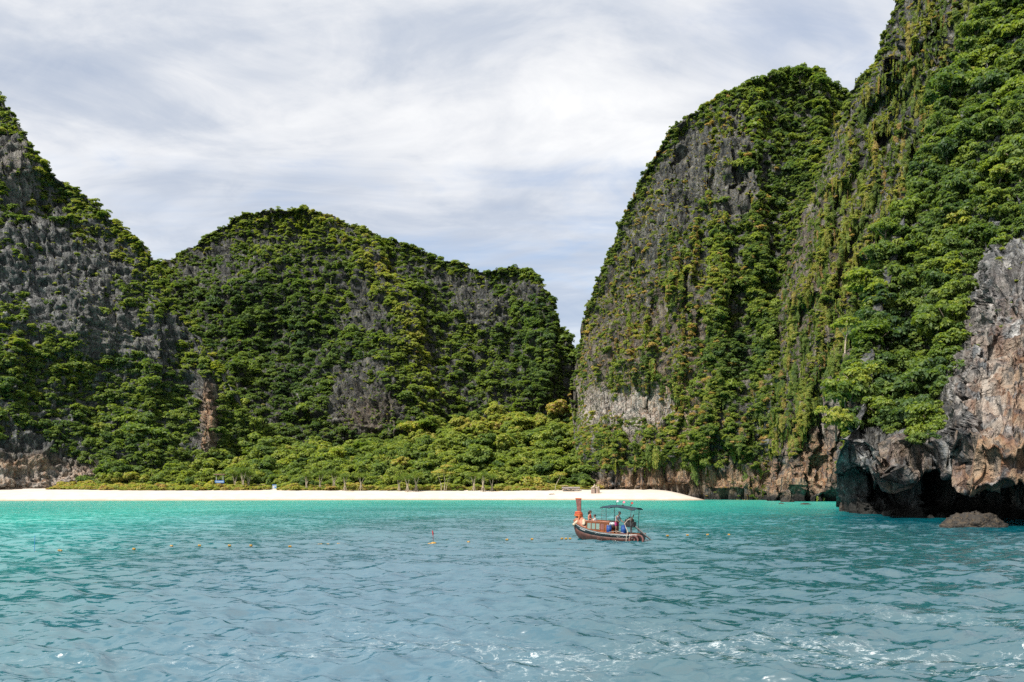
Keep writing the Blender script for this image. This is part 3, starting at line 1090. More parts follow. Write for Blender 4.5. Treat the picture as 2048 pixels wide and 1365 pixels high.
p, nn, qx, qy, sz, patch, low_wood = (a[ok] for a in (p, nn, qx, qy, sz, patch, low_wood))
k = thin(p, sz * 0.62)
p, nn, qx, qy, sz, patch, low_wood = (a[k] for a in (p, nn, qx, qy, sz, patch, low_wood))
pl = Plants()
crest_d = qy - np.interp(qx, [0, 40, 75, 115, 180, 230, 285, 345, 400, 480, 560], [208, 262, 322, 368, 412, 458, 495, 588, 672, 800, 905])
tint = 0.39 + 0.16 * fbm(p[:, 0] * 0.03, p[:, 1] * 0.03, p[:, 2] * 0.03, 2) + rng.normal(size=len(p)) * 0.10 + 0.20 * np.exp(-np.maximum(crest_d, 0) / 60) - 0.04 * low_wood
kind = np.where(rng.random(len(p)) < 0.35 - 0.2 * low_wood, 'tier', np.where(rng.random(len(p)) < 0.6, 'round', 'shrub'))
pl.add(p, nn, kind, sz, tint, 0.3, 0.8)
# small growth in the cracks of the bare rock
p, nn, qx, qy = left_hill.sample(7500)
g = (rng.random(len(p)) < 0.62) & (ell(qx, qy, [(80, 950, 150, 60, 1.0), (418, 835, 22, 75, 1.0)]) < 0.35)
pl.add(p[g], nn[g], np.where(rng.random(g.sum()) < 0.6, 'shrub', 'tuft'), lognorm(g.sum(), 0.62, 0.35), 0.45 + rng.normal(size=g.sum()) * 0.17, 0.2, 0.7)
p, nn, qx, qy = left_hill.crest(900)
sz = lognorm(len(p), 1.7, 0.3)
k = thin(p, sz * 0.6)
pl.add(p[k], nn[k], np.where(rng.random(len(k)) < 0.4, 'tier', 'round'), sz[k], 0.50 + rng.normal(size=len(k)) * 0.10, 0.1, 0.75)
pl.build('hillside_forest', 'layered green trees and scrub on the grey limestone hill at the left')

# ---- far mountain
p, nn, qx, qy = mid_hill.sample(22000)
bare = ell(qx, qy, [(735, 810, 80, 90, 1.1), (960, 615, 55, 50, 1.0), (420, 500, 50, 22, 0.7, -20), (480, 540, 90, 20, 0.7), (1060, 575, 50, 36, 0.9), (1135, 760, 18, 90, 0.9),
                    (720, 620, 60, 70, 0.5), (900, 560, 70, 26, 0.7, 25), (830, 525, 40, 16, 0.5, 20), (960, 790, 70, 40, 0.6), (620, 480, 40, 16, 0.4)])
patch = fbm(p[:, 0] * 0.032, p[:, 1] * 0.032, p[:, 2] * 0.05, 4)
ok = (patch * 0.75 - bare * 1.2 + 0.60 + rng.normal(size=len(p)) * 0.14) > 0
dense = ell(qx, qy, [(520, 700, 180, 130, 1.0), (1080, 700, 70, 120, 1.0), (950, 870, 200, 50, 1.0)])
sz = lognorm(len(p), 2.7, 0.40) * (1 + 0.3 * np.clip(dense, 0, 1)) * np.where(qy < 560, 0.85, 1.0)
p, nn, qx, qy, sz, dense = (a[ok] for a in (p, nn, qx, qy, sz, dense))
k = thin(p, sz * 0.62)
p, nn, qx, qy, sz, dense = (a[k] for a in (p, nn, qx, qy, sz, dense))
rib = np.exp(-((qx - np.interp(qy, [420, 470, 560, 640, 720, 900], [650, 705, 782, 822, 842, 862])) / 34) ** 2) * sstep(880, 700, qy)
tint = 0.33 + 0.16 * fbm(p[:, 0] * 0.02, p[:, 1] * 0.02, p[:, 2] * 0.02, 2) + rng.normal(size=len(p)) * 0.09 + 0.30 * rib + 0.16 * sstep(560, 440, qy) - 0.08 * np.clip(dense, 0, 1)
kind = np.where(rng.random(len(p)) < 0.35, 'tier', np.where(rng.random(len(p)) < 0.6, 'round', 'shrub'))
pl = Plants().add(p, nn, kind, sz, tint, 0.3, 0.85)
p, nn, qx, qy = mid_hill.sample(9000)
pl.add(p, nn, np.where(rng.random(len(p)) < 0.7, 'shrub', 'tuft'), lognorm(len(p), 0.95, 0.3), 0.42 + rng.normal(size=len(p)) * 0.17, 0.2, 0.7)
p, nn, qx, qy = mid_hill.crest(1100)
g = rng.random(len(p)) > 0.75 * ell(qx, qy, [(400, 490, 60, 40, 1.0), (990, 545, 60, 30, 1.0), (880, 520, 40, 30, 0.8)])
p, nn = p[g], nn[g]
sz = lognorm(len(p), 1.9, 0.3)
k = thin(p, sz * 0.6)
pl.add(p[k], nn[k], np.where(rng.random(len(k)) < 0.3, 'tier', 'round'), sz[k], 0.46 + rng.normal(size=len(k)) * 0.10, 0.1, 0.75)
pl.build('mountain_forest', 'dense green scrub forest covering the far rounded limestone mountain')

# ---- the big right wall: scrub, dry grass and creeper over fluted rock
p, nn, qx, qy = right_wall.sample(60000)
bare = ell(qx, qy, [(1262, 812, 84, 34, 1.25), (1200, 790, 30, 30, 0.4), (1310, 968, 230, 30, 1.9), (1480, 235, 36, 60, 1.0), (1500, 370, 42, 70, 1.0, 10), (1370, 320, 50, 90, 0.7, 20), (1330, 430, 40, 70, 0.5, 20),
                    (1430, 380, 60, 90, 0.4), (1265, 510, 40, 70, 0.6, 25), (1400, 560, 60, 60, 0.3), (1320, 650, 90, 60, 0.25)])
patch = fbm(p[:, 0] * 0.10, p[:, 1] * 0.10, p[:, 2] * 0.022, 4)
green = ell(qx, qy, [(1590, 300, 110, 200, 1.0), (1520, 620, 110, 160, 0.9, 20), (1440, 480, 70, 50, 0.5), (1560, 180, 120, 60, 1.0), (1290, 900, 200, 60, 0.5), (1450, 800, 120, 160, 0.4)])
ok = (patch * 1.0 - bare * 1.2 + 0.45 + 0.55 * green + 0.22 * ell(qx, qy, [(1250, 640, 130, 190, 1.0)]) + rng.normal(size=len(p)) * 0.14) > 0
sz = lognorm(len(p), 1.0, 0.45) * (1 + 1.05 * np.clip(green, 0, 1))
p, nn, qx, qy, sz, green = (a[ok] for a in (p, nn, qx, qy, sz, green))
k = thin(p, sz * 0.44)
p, nn, qx, qy, sz, green = (a[k] for a in (p, nn, qx, qy, sz, green))
gcl = np.clip(green, 0, 1)
tint = 0.53 - 0.22 * gcl + 0.20 * fbm(p[:, 0] * 0.05, p[:, 1] * 0.05, p[:, 2] * 0.03, 3) + rng.normal(size=len(p)) * 0.12
tint = np.where(rng.random(len(p)) < 0.16 * (1 - gcl), 0.97, tint)
u = rng.random(len(p))
kind = np.where(u < 0.42 * (1 - gcl), 'vine', np.where(u < 0.58 * (1 - gcl) + 0.02, 'tuft', np.where(rng.random(len(p)) < 0.55 * gcl, 'round', 'shrub')))
pl = Plants().add(p, nn, kind, sz, tint, 0.25, 0.85, stretch=np.where(kind == 'vine', 1.5, 1.0))
p, nn, qx, qy = right_wall.sample(14000)
bare = ell(qx, qy, [(1262, 812, 90, 36, 1.0), (1310, 968, 250, 32, 1.0), (1490, 300, 40, 130, 0.4)])
g = rng.random(len(p)) > bare + 0.1
n_ = int(g.sum())
pl.add(p[g], nn[g], np.where(rng.random(n_) < 0.45, 'tuft', 'shrub'), lognorm(n_, 0.62, 0.35), np.where(rng.random(n_) < 0.3, 0.97, 0.6 + rng.normal(size=n_) * 0.16), 0.2, 0.8)
p, nn, qx, qy = right_wall.crest(1500)
sz = lognorm(len(p), 1.4, 0.35) * (1 + 0.6 * sstep(1380, 1560, qx))
k = thin(p, sz * 0.55)
pl.add(p[k], nn[k], np.where(rng.random(len(k)) < 0.6, 'round', 'shrub'), sz[k], 0.36 + rng.normal(size=len(k)) * 0.10, 0.1, 0.9)
pl.build('cliff_scrub', 'green and straw coloured scrub clinging to the tall fluted right cliff')

# ---- flank: strips of bright creeper along the ribs
p, nn, qx, qy = flank.sample(46000)
q = qx - np.interp(qy, SIL_Y, SIL_X)
strip = sstep(330, 200, q + 0.18 * (qy - 500))
bare = ell(qx, qy, [(1580, 978, 140, 44, 1.9), (1640, 920, 34, 60, 1.5), (1662, 850, 22, 100, 1.3), (1530, 950, 50, 40, 0.8), (1720, 330, 20, 60, 0.4), (1600, 930, 60, 36, 0.7)])
phase = np.sin(q * 0.12 + RIBW(qx, qy))
patch = fbm(p[:, 0] * 0.07, p[:, 1] * 0.07, p[:, 2] * 0.03, 3)
ok = (patch * 0.6 - bare * 1.1 + 0.72 + 0.26 * strip * phase + rng.normal(size=len(p)) * 0.12) > 0
sz = lognorm(len(p), 1.0, 0.25) * (1 + 1.3 * (1 - strip))
p, nn, qx, qy, sz, strip, phase, q = (a[ok] for a in (p, nn, qx, qy, sz, strip, phase, q))
k = thin(p, sz * 0.40)
p, nn, qx, qy, sz, strip, phase, q = (a[k] for a in (p, nn, qx, qy, sz, strip, phase, q))
tint = 0.36 + 0.26 * strip * np.clip(phase, -0.3, 1) + 0.10 * strip + 0.12 * fbm(p[:, 0] * 0.04, p[:, 1] * 0.04, p[:, 2] * 0.03, 2) + rng.normal(size=len(p)) * 0.09
tint = np.where((rng.random(len(p)) < 0.10 * strip) & (phase < 0.2), 0.97, tint)
u = rng.random(len(p))
kind = np.where(u < 0.62 * strip, 'vine', np.where(u < 0.72 * strip, 'tuft', np.where(rng.random(len(p)) < 0.5, 'round', 'shrub')))
pl = Plants().add(p, nn, kind, sz, tint, 0.25, 0.9, stretch=np.where(u < 0.62 * strip, 1.9, 1.0))
p, nn, qx, qy = flank.crest(900)
sz = lognorm(len(p), 1.3, 0.3)
k = thin(p, sz * 0.5)
pl.add(p[k], nn[k], np.where(rng.random(len(k)) < 0.6, 'shrub', 'round'), sz[k], 0.42 + rng.normal(size=len(k)) * 0.10, 0.1, 0.9)
pl.build('creeper_strips', 'bright creeper strips and bushes down the steep flank of the right cliff')

# ---- undergrowth of the near headland, below its trees
p, nn, qx, qy = headland.sample(15000)
wall = sstep(-22, 14, qx - np.interp(qy, BUT_Y, BUT_X)) * sstep(440, 570, qy + 0.25 * (qx - 1960))
brow = np.interp(qx, [1640, 1690, 1720, 1760, 1800, 1830, 1880, 2400], [890, 855, 850, 855, 870, 885, 880, 900])
ok = (fbm(p[:, 0] * 0.1, p[:, 1] * 0.1, p[:, 2] * 0.1, 3) * 0.3 + 0.5 - 1.3 * wall + rng.normal(size=len(p)) * 0.08 > 0) & (qy < brow)
sz = lognorm(len(p), 1.6, 0.3)
p, nn, qx, qy, sz = (a[ok] for a in (p, nn, qx, qy, sz))
k = thin(p, sz * 0.6)
p, nn, sz = p[k], nn[k], sz[k]
pl = Plants().add(p, nn, np.where(rng.random(len(p)) < 0.5, 'round', 'shrub'), sz, 0.30 + rng.normal(size=len(p)) * 0.11, 0.2, 0.9)
p, nn, qx, qy = headland.sample(2600)
wall = sstep(0, 20, qx - np.interp(qy, BUT_Y, BUT_X))
g = (wall > 0.5) & (qy < 700) & (rng.random(len(p)) < 0.20 + 0.3 * (qy < 560))
pl.add(p[g], nn[g], np.where(rng.random(g.sum()) < 0.5, 'tuft', 'shrub'), lognorm(g.sum(), 0.45, 0.35), 0.5 + rng.normal(size=g.sum()) * 0.15, 0.2, 0.8)
p, nn, qx, qy = headland.crest(1200, 20)
g = qy < 800
p, nn = p[g], nn[g]
sz = lognorm(len(p), 1.9, 0.3)
k = thin(p, sz * 0.5)
pl.add(p[k], nn[k], np.where(rng.random(len(k)) < 0.7, 'round', 'shrub'), sz[k], 0.34 + rng.normal(size=len(k)) * 0.11, 0.15, 1.0)
pl.build('headland_undergrowth', 'dark leafy undergrowth between the trees of the near headland')

# ---- wood behind the beach (its back rows) and creeping plants at the top of the sand
p, nn, qx, qy = forest_slope.sample(5200)
sz = lognorm(len(p), 3.6, 0.33)
k = thin(p, sz * 0.55)
p, nn, sz, qx, qy = p[k], nn[k], sz[k], qx[k], qy[k]
tint = 0.46 + 0.16 * sstep(700, 1000, qx) * sstep(940, 860, qy) + 0.14 * fbm(p[:, 0] * 0.05, p[:, 1] * 0.05, 2.0, 2) + rng.normal(size=len(p)) * 0.11
kind = np.where(rng.random(len(p)) < 0.25, 'tier', 'round')
lift = 0.6 + 1.0 * rng.random(len(p))
pl = Plants().add(p + np.stack([0 * lift, 0 * lift, lift * sz], 1), np.tile([[0, -0.2, 1.0]], (len(p), 1)), kind, sz, tint, 0.0, 0.85)
pl.build('beach_wood', 'sunlit green wood rising behind the white beach')

n = 3400
bx_ = rng.uniform(-178, 36, n)
qq = rng.random(n)
front = np.interp(PX(bx_, 325), [190, 230, 330, 420, 520, 550, 560, 700, 860, 940, 1000, 1060, 1130, 1190], [26, 23, 20, 20, 20, 23, 20, 19, 18, 18, 17, 19, 21, 24])
by2 = shore(bx_) + front + 13 * qq ** 1.2
gap_ = (np.abs(PX(bx_, by2) - 546) < 9) | ((PX(bx_, by2) > 925) & (PX(bx_, by2) < 1010) & (rng.random(n) < 0.72))
keep = ~gap_
bx_, by2, qq = bx_[keep], by2[keep], qq[keep]
p = np.stack([bx_, by2, beach_z(bx_, by2)], 1)
sz = lognorm(len(p), 1.15, 0.35) * (0.75 + 0.7 * qq)
tint = 0.78 + 0.14 * fbm(bx_ * 0.06, by2 * 0.06, 1.0, 2) + rng.normal(size=len(p)) * 0.11 - 0.1 * qq
pl = Plants().add(p, np.tile([[0, 0, 1.0]], (len(p), 1)), np.where(rng.random(len(p)) < 0.85, 'shrub', 'tuft'), sz, tint, 0.25, 0.75)
pl.build('beach_creeper', 'low lime green creeper along the top of the sand')

# ------------------------------------------------------------------ individual trees


def limb_trunk(seed, h=1.2, limbs=5, r0=0.055, lean=0.12, down=0.0):
    r = random.Random(seed)
    mb = MB()
    tx, ty = r.uniform(-lean, lean), r.uniform(-lean, lean)
    mb.tube([(0, 0, -0.25 - down), (tx * 0.4, ty * 0.4, h * 0.3), (tx, ty, h * 0.65), (tx * 1.2, ty * 1.2, h)], [r0 * 1.25, r0, r0 * 0.75, r0 * 0.35], 7)
    for i in range(limbs):
        a, z = r.uniform(0, 6.28), h * r.uniform(0.4, 0.75)
        L = r.uniform(0.45, 0.75)
        b = Vector((tx * z / h, ty * z / h, z))
        mb.tube([b, b + Vector((math.cos(a) * L * 0.5, math.sin(a) * L * 0.5, L * 0.28)), b + Vector((math.cos(a) * L, math.sin(a) * L, L * 0.7))], [r0 * 0.5, r0 * 0.34, r0 * 0.12], 5)
    return mb


def tree_meshes(kind, seed):
    if kind == 'round':
        v, f = crown_round(seed, 22, 80, 0.115, 0.85, (0.18, 0.42), 0.25, 0.88)
    elif kind == 'tier':
        v, f = crown_tiers(seed, 12, 140, 0.115)
    else:
        v, f = crown_round(seed, 15, 100, 0.125, 0.65, (0.22, 0.48), 0.4, 0.75)
    v = v + np.array([0, 0, 1.0])
    me = np_mesh('crown', v, f)
    me.materials.append(M_LEAF)
    return me


PROTO = {}
for kind, cnt in (('round', 6), ('tier', 5), ('shrub', 4)):
    PROTO[kind] = []
    for i in range(cnt):
        tm = limb_trunk(i * 7 + len(kind), 1.15)
        me = bpy.data.meshes.new('trunk')
        me.from_pydata(tm.v, [], tm.f)
        me.materials.append(M_BARK)
        me.polygons.foreach_set('use_smooth', np.ones(len(tm.f), bool))
        PROTO[kind].append((me, tree_meshes(kind, 900 + i * 13 + len(kind))))


def tree(name, kind, loc, size, tint, label, cat='tree', group=None, flat=1.0, tilt=(0, 0), seed=0, bark=None):
    tm, cm = PROTO[kind][seed % len(PROTO[kind])]
    t_ = empty(name, loc, (tilt[0], tilt[1], random.uniform(0, 6.28)), 1.0)
    t_.scale = (size, size, size * flat)
    tag(t_, label, cat, group)
    link('trunk', tm, t_)
    c_ = link('crown', cm, t_)
    c_['tint'] = float(np.clip(tint, 0.02, 0.98))
    return t_


ORD = ['first', 'second', 'third', 'fourth', 'fifth', 'sixth', 'seventh', 'eighth', 'ninth', 'tenth', 'eleventh', 'twelfth', 'thirteenth', 'fourteenth', 'fifteenth', 'sixteenth',
       'seventeenth', 'eighteenth', 'nineteenth', 'twentieth', 'twenty-first', 'twenty-second', 'twenty-third', 'twenty-fourth', 'twenty-fifth', 'twenty-sixth', 'twenty-seventh', 'twenty-eighth', 'twenty-ninth', 'thirtieth']


def tone(t_):
    return 'dark green' if t_ < 0.28 else 'mid green' if t_ < 0.42 else 'bright green' if t_ < 0.58 else 'yellow-green'


# trees of the near headland and the slope above it
p, nn, qx, qy = headland.sample(9000)
wall = sstep(-18, 10, qx - np.interp(qy, BUT_Y, BUT_X)) * sstep(430, 540, qy + 0.3 * (qx - 1960))
brow = np.interp(qx, [1640, 1690, 1720, 1760, 1800, 1830, 1880, 2400], [880, 842, 836, 845, 862, 872, 860, 880])
inside = (qx < 2085) & (qy > -35) & (qy < brow) & (wall < 0.3)
p, nn, qx, qy = (a[inside] for a in (p, nn, qx, qy))
sz = np.clip(lognorm(len(p), 3.5, 0.28), 1.9, 5.6)
k = thin(p, sz * 0.9)
order = k[np.argsort(-sz[k] / p[k][:, 1])][:185]
TREES = []
for j in order:
    t_ = float(np.clip(0.31 + 0.18 * fbm(p[j, 0] * 0.05, p[j, 1] * 0.05, p[j, 2] * 0.05, 2) + rng.normal() * 0.13, 0.06, 0.75))
    TREES.append((qy[j], qx[j], p[j], nn[j], sz[j], t_))
TREES.sort(key=lambda a: -a[0])
tier_n = 11
per = int(math.ceil(len(TREES) / tier_n))
for ti in range(tier_n):
    row = sorted(TREES[ti * per:(ti + 1) * per], key=lambda a: a[1])
    for i, (y_, x_, pp, n_, s_, t_) in enumerate(row):
        kd = 'round' if random.random() < 0.7 else 'shrub' if random.random() < 0.5 else 'tier'
        out = Vector(n_) * s_ * 0.25
        base = Vector(pp) + out - Vector((0, 0, s_ * 0.35))
        lab = f"{tone(t_)} tree, {ORD[i]} from left in the {ORD[ti]} tier up the near right slope"
        tree('jungle_tree', kd, base, s_, t_, lab, 'tree', 'trees up the near right slope', random.uniform(0.85, 1.1), (random.gauss(0, 0.1), random.gauss(0, 0.1)), random.randrange(60))

# the big overhanging bush at the edge of the headland, and the greyish tree above it
for q_, dd, s_, t_, lab in (((1672, 838), 133, 3.0, 0.66, 'bright yellow-green bushy tree overhanging the left edge of the cave rock'),
                            ((1712, 762), 138, 3.4, 0.60, 'bright leafy tree leaning out just above the overhanging bush')):
    tree('overhanging_tree', 'round', P(q_[0], q_[1] + 36, dd), s_, t_, lab, 'tree', None, 1.0, (0, -0.25), 3)

# the wood's front rows along the beach
fx = rng.uniform(-180, 34, 900)
fd = rng.uniform(0, 1, 900)
fy = shore(fx) + np.interp(PX(fx, 325), [190, 330, 560, 860, 1000, 1060, 1190], [33, 28, 28, 27, 28, 29, 34]) + 24 * fd
fz = np.maximum(beach_z(fx, fy), 0)
# rise with the wooded ground behind
sl = forest_slope.X[:forest_slope.nr + 1].reshape(-1, 3)
for j in range(len(fx)):
    d2 = (sl[:, 0] - fx[j]) ** 2 + (sl[:, 1] - fy[j]) ** 2
    b_ = int(np.argmin(d2))
    if d2[b_] < 60:
        fz[j] = max(fz[j], sl[b_, 2])
p = np.stack([fx, fy, fz], 1)
qx, qy = PX(fx, fy), HY - F * (fz - CAM_H) / fy
clear = (np.abs(qx - 440) < 32) | (np.abs(qx - 520) < 14) | (np.abs(qx - 546) < 12) | (np.abs(qx - 885) < 22) | (np.abs(qx - 1140) < 26)
good = (~(clear & (fd < 0.55))) & (qx > 205) & (qx < 1136)
p, qx, qy, fd = p[good], qx[good], qy[good], fd[good]
sz = np.clip(lognorm(len(p), 3.1, 0.3), 1.6, 5.2)
k = thin(p, sz * 1.0)[:95]
rows = sorted([(fd[j], qx[j], p[j], sz[j]) for j in k], key=lambda a: a[0])
per = int(math.ceil(len(rows) / 5))
BEACH_ROW = ['front', 'second', 'third', 'fourth', 'rear']
for ti in range(5):
    row = sorted(rows[ti * per:(ti + 1) * per], key=lambda a: a[1])
    for i, (_, x_, pp, s_) in enumerate(row):
        t_ = float(np.clip(0.50 + rng.normal() * 0.14 + (0.08 if x_ < 330 else 0), 0.2, 0.85))
        lab = f"{tone(t_)} beach tree, {ORD[i]} from left in the {BEACH_ROW[ti]} row behind the sand"
        tree('beach_tree', 'tier' if random.random() < 0.35 else 'round', Vector(pp) - Vector((0, 0, 0.1)), s_, t_, lab, 'tree', 'trees along the beach', random.uniform(0.8, 1.05), (random.gauss(0, 0.06), random.gauss(0, 0.06)), random.randrange(60))


# screw pines with stilt roots and drooping blades
def screw_pine(loc, s_, seed, label, dense=False):
    r = random.Random(seed)
    t_ = empty('screw_pine', loc, (0, 0, r.uniform(0, 6.28)), s_)
    tag(t_, label, 'screw pine', 'screw pines at the edge of the beach')
    heads = []
    mb = MB()
    for i in range(3):
        a = i * 2.1 + r.uniform(-0.4, 0.4)
        e = (math.cos(a) * r.uniform(0.25, 0.6), math.sin(a) * r.uniform(0.25, 0.6), r.uniform(1.9, 2.5))
        mb.tube([(math.cos(a) * 0.06, math.sin(a) * 0.06, -0.2), (math.cos(a) * 0.1, math.sin(a) * 0.1, 1.2), e], [0.075, 0.06, 0.05], 6)
        heads.append(e)
    for i in range(6):
        a = i * 1.05
        mb.tube([(math.cos(a) * 0.5, math.sin(a) * 0.5, -0.25), (math.cos(a) * 0.08, math.sin(a) * 0.08, 0.85)], [0.022, 0.03], 5)
    mb.build('trunk', M_PALE_BARK, t_)
    for i, e in enumerate(heads):
        v, f = tuft(seed * 5 + i, 130, 1.05)
        me = np_mesh('leaf_head', v, f)
        me.materials.append(M_LEAF)
        h_ = link('leaf_head', me, t_)
        h_.location = e
        h_['tint'] = 0.44 + r.uniform(-0.1, 0.12)


SP = [(613, 958), (640, 960), (668, 961), (690, 959), (722, 958), (798, 956), (815, 958), (832, 956), (948, 962), (966, 964), (984, 962), (470, 962), (486, 963), (497, 960)]
for i, (x_, y_) in enumerate(SP):
    d_ = 316.5 + (i % 3) * 1.5
    X_ = (x_ - CX) / F * d_
    screw_pine((X_, d_, float(beach_z(X_, d_)) - 0.1), 2.3 + 0.6 * ((i * 7) % 5) / 4, 40 + i,
               f"spiky screw pine on pale stilt roots, {ORD[sorted(q[0] for q in SP).index(x_)]} from left behind the sand")


def flat_tree(name, loc, trunks, discs, tint, label, s_=1.0):
    t_ = empty(name, loc, (0, 0, 0), s_)
    tag(t_, label, 'tree')
    mb = MB()
    for pts, r0 in trunks:
        mb.tube(pts, [r0 * (1 - 0.6 * i / (len(pts) - 1)) for i in range(len(pts))], 7)
    mb.build('trunk', M_PALE_BARK, t_)
    r = np.random.default_rng(int(abs(loc[0]) * 10))
    C_, N_ = [], []
    for cx_, cy_, cz_, rx_, n_ in discs:
        a, q_ = r.uniform(0, 6.28, n_), np.sqrt(r.uniform(0, 1, n_))
        x_, y_ = np.cos(a) * q_ * rx_, np.sin(a) * q_ * rx_ * 0.8
        C_.append(np.stack([cx_ + x_, cy_ + y_, cz_ + 0.22 * rx_ * (1 - q_ ** 2) + r.normal(size=n_) * 0.10], 1))
        N_.append(np.stack([x_ / rx_, y_ / rx_, np.full(n_, 1.0)], 1) + r.normal(size=(n_, 3)) * 0.35)
    v, f = quads(np.concatenate(C_), np.concatenate(N_), 0.42, r=r)
    me = np_mesh('crown', v, f)
    me.materials.append(M_LEAF)
    c_ = link('crown', me, t_)
    c_['tint'] = tint
    return t_


d_ = 318.0
X_ = (886 - CX) / F * d_
flat_tree('umbrella_tree', (X_, d_, float(beach_z(X_, d_)) - 0.2),
          [([(-0.6, 0, -0.5), (-0.8, 0.2, 3.0), (-2.2, 0, 7.2)], 0.16), ([(0.4, 0, -0.5), (0.8, 0, 4.2), (0.2, 0.1, 7.4), (2.0, 0, 9.6)], 0.18), ([(0.9, 0.3, -0.5), (1.9, 0.3, 4.4), (3.2, 0.2, 7.0)], 0.12)],
          [(-1.6, 0, 7.6, 3.2, 420), (1.6, 0.2, 10.0, 2.6, 330), (3.0, 0.2, 7.4, 2.2, 230), (-0.4, 0.4, 8.4, 2.0, 160)], 0.80,
          'yellow-leaved umbrella shaped tree on thin pale trunks in the middle of the wood edge')
X_ = (1110 - CX) / F * d_
flat_tree('leaning_tree', (X_, d_, float(beach_z(X_, d_)) - 0.2),
          [([(0, 0, -0.4), (0.2, 0, 2.2), (1.4, 0, 4.6), (2.4, 0, 6.6)], 0.15), ([(1.4, 0, 4.6), (3.2, 0.2, 6.4)], 0.08), ([(2.0, 0, 5.7), (0.9, 0, 6.8)], 0.07)],
          [(2.2, 0, 6.6, 2.3, 240), (3.4, 0.1, 7.0, 1.5, 110), (0.8, 0, 6.8, 1.3, 90)], 0.78,
          'slender leaning tree with a flat yellowish crown beside the stone platform')
pb = P(1690, 690, 139)
flat_tree('pale_tree', pb, [([(0, 0, -1.5), (0.1, 0, 1.0), (0.5, 0, 2.6), (0.3, 0, 4.2)], 0.14), ([(0.3, 0, 1.6), (1.2, -0.2, 2.8), (1.7, -0.3, 4.0)], 0.08), ([(0.2, 0, 1.2), (-0.9, -0.3, 2.4), (-1.4, -0.3, 3.6)], 0.08),
           ([(0.5, 0, 2.6), (1.0, -0.4, 3.6), (0.9, -0.5, 4.6)], 0.05), ([(-0.9, -0.3, 2.4), (-0.5, -0.5, 3.6)], 0.05)],
          [(0.3, -0.2, 4.2, 1.9, 130), (1.5, -0.3, 3.7, 1.3, 70), (-1.3, -0.3, 3.4, 1.3, 70), (0.0, -0.4, 3.2, 1.6, 60)], 0.55,
          'thin-leaved tree with pale bare branches on the left edge of the near slope')
# trees standing on the skyline of the right cliff
for j, (x_, y_, s_, lab) in enumerate(((1600, 152, 5.2, 'broad dark tree with a layered crown on the right cliff top'), (1642, 160, 4.2, 'open branched tree beside the broad one on the right cliff top'),
                                       (1508, 176, 2.8, 'small pointed tree on the skyline of the right cliff top'))):
    tree('skyline_tree', 'tier' if j < 2 else 'round', P(x_, y_ + 14, 384), s_, 0.22, lab, 'tree', None, 0.8 if j < 2 else 1.3, seed=j + 1)
tree('ridge_tree', 'round', P(1140, 690, 487), 3.6, 0.3, 'lone dark tree at the right end of the far mountain ridge', 'tree', None, 1.1, seed=4)
tree('green_shrub', 'shrub', P(1168, 981, 322), 2.6, 0.46, 'round deep green bush beside the pale stone shrine', 'shrub', None, 1.0, seed=2)
for j, (x_, y_, dd, s_, t_) in enumerate(((262, 966, 324, 4.2, 0.74), (232, 968, 323, 3.2, 0.78), (290, 966, 325, 3.4, 0.72))):
    tree('lime_shrub', 'shrub', P(x_, y_ + 6, dd), s_, t_, f"lime green rounded bush, {ORD[[232, 262, 290].index(x_)]} from left beside the left cliff foot", 'shrub', 'lime bushes beside the left cliff foot', 0.8, seed=j)
for j, (x_, s_, t_) in enumerate(((1412, 2.6, 0.5), (1440, 2.0, 0.56))):
    pp = P(x_, 944, 303)
    tree('cliff_bush', 'round', pp, s_, t_, f"{'larger' if j == 0 else 'smaller'} bright bush low on the right cliff above its sea notch", 'shrub', None, 1.3, seed=j + 2)

# ------------------------------------------------------------------ rocks in the water
m, t = new_mat('barnacle_rock')
pos = t.n('ShaderNodeTexCoord').outputs['Object']
v1 = t.n('ShaderNodeTexVoronoi')
v1.inputs['Scale'].default_value = 5.0
t.link(pos, v1.inputs['Vector'])
n1 = t.noise(pos, 2.0, 6, 0.65)
c = t.ramp(n1, [(0.35, (0.006, 0.005, 0.004)), (0.5, (0.014, 0.010, 0.006)), (0.65, (0.050, 0.034, 0.017))])
c = t.mix(t.step(v1.outputs['Distance'], 0.0, 0.22), t.mix(0.3, c, (0.045, 0.034, 0.020)), c)
bsdf(t, c, 0.75, bump(t, t.math('ADD', v1.outputs['Distance'], n1), 0.9, 0.12))
M_BARN = m


def boulder(name, loc, size, seed, label, mat=M_BARN, rough=0.28, n=56, group=None, rot=0.0, cat='rock'):
    u = np.linspace(0, 2 * np.pi, n, endpoint=False)
    vv = np.linspace(0.03, np.pi * 0.62, n // 2)
    U, V = np.meshgrid(u, vv)
    d = np.stack([np.sin(V) * np.cos(U), np.sin(V) * np.sin(U), np.cos(V)], -1)
    q = 1 + rough * fbm(d[..., 0] * 1.6 + seed, d[..., 1] * 1.6, d[..., 2] * 1.6, 4) + 0.10 * ridged(d[..., 0] * 5 + seed, d[..., 1] * 5, d[..., 2] * 5, 3)
    X = d * q[..., None] * np.array(size)
    h_, w_ = U.shape
    idx = np.arange(h_ * w_).reshape(h_, w_)
    nx = np.roll(idx, -1, 1)
    f = np.stack([idx[:-1], idx[1:], nx[1:], nx[:-1]], -1).reshape(-1, 4)
    me = np_mesh(name, X.reshape(-1, 3), f, True)
    o = link(name, me, None, mat)
    o.location = loc
    o.rotation_euler = (0, 0, rot)
    return tag(o, label, cat, group)


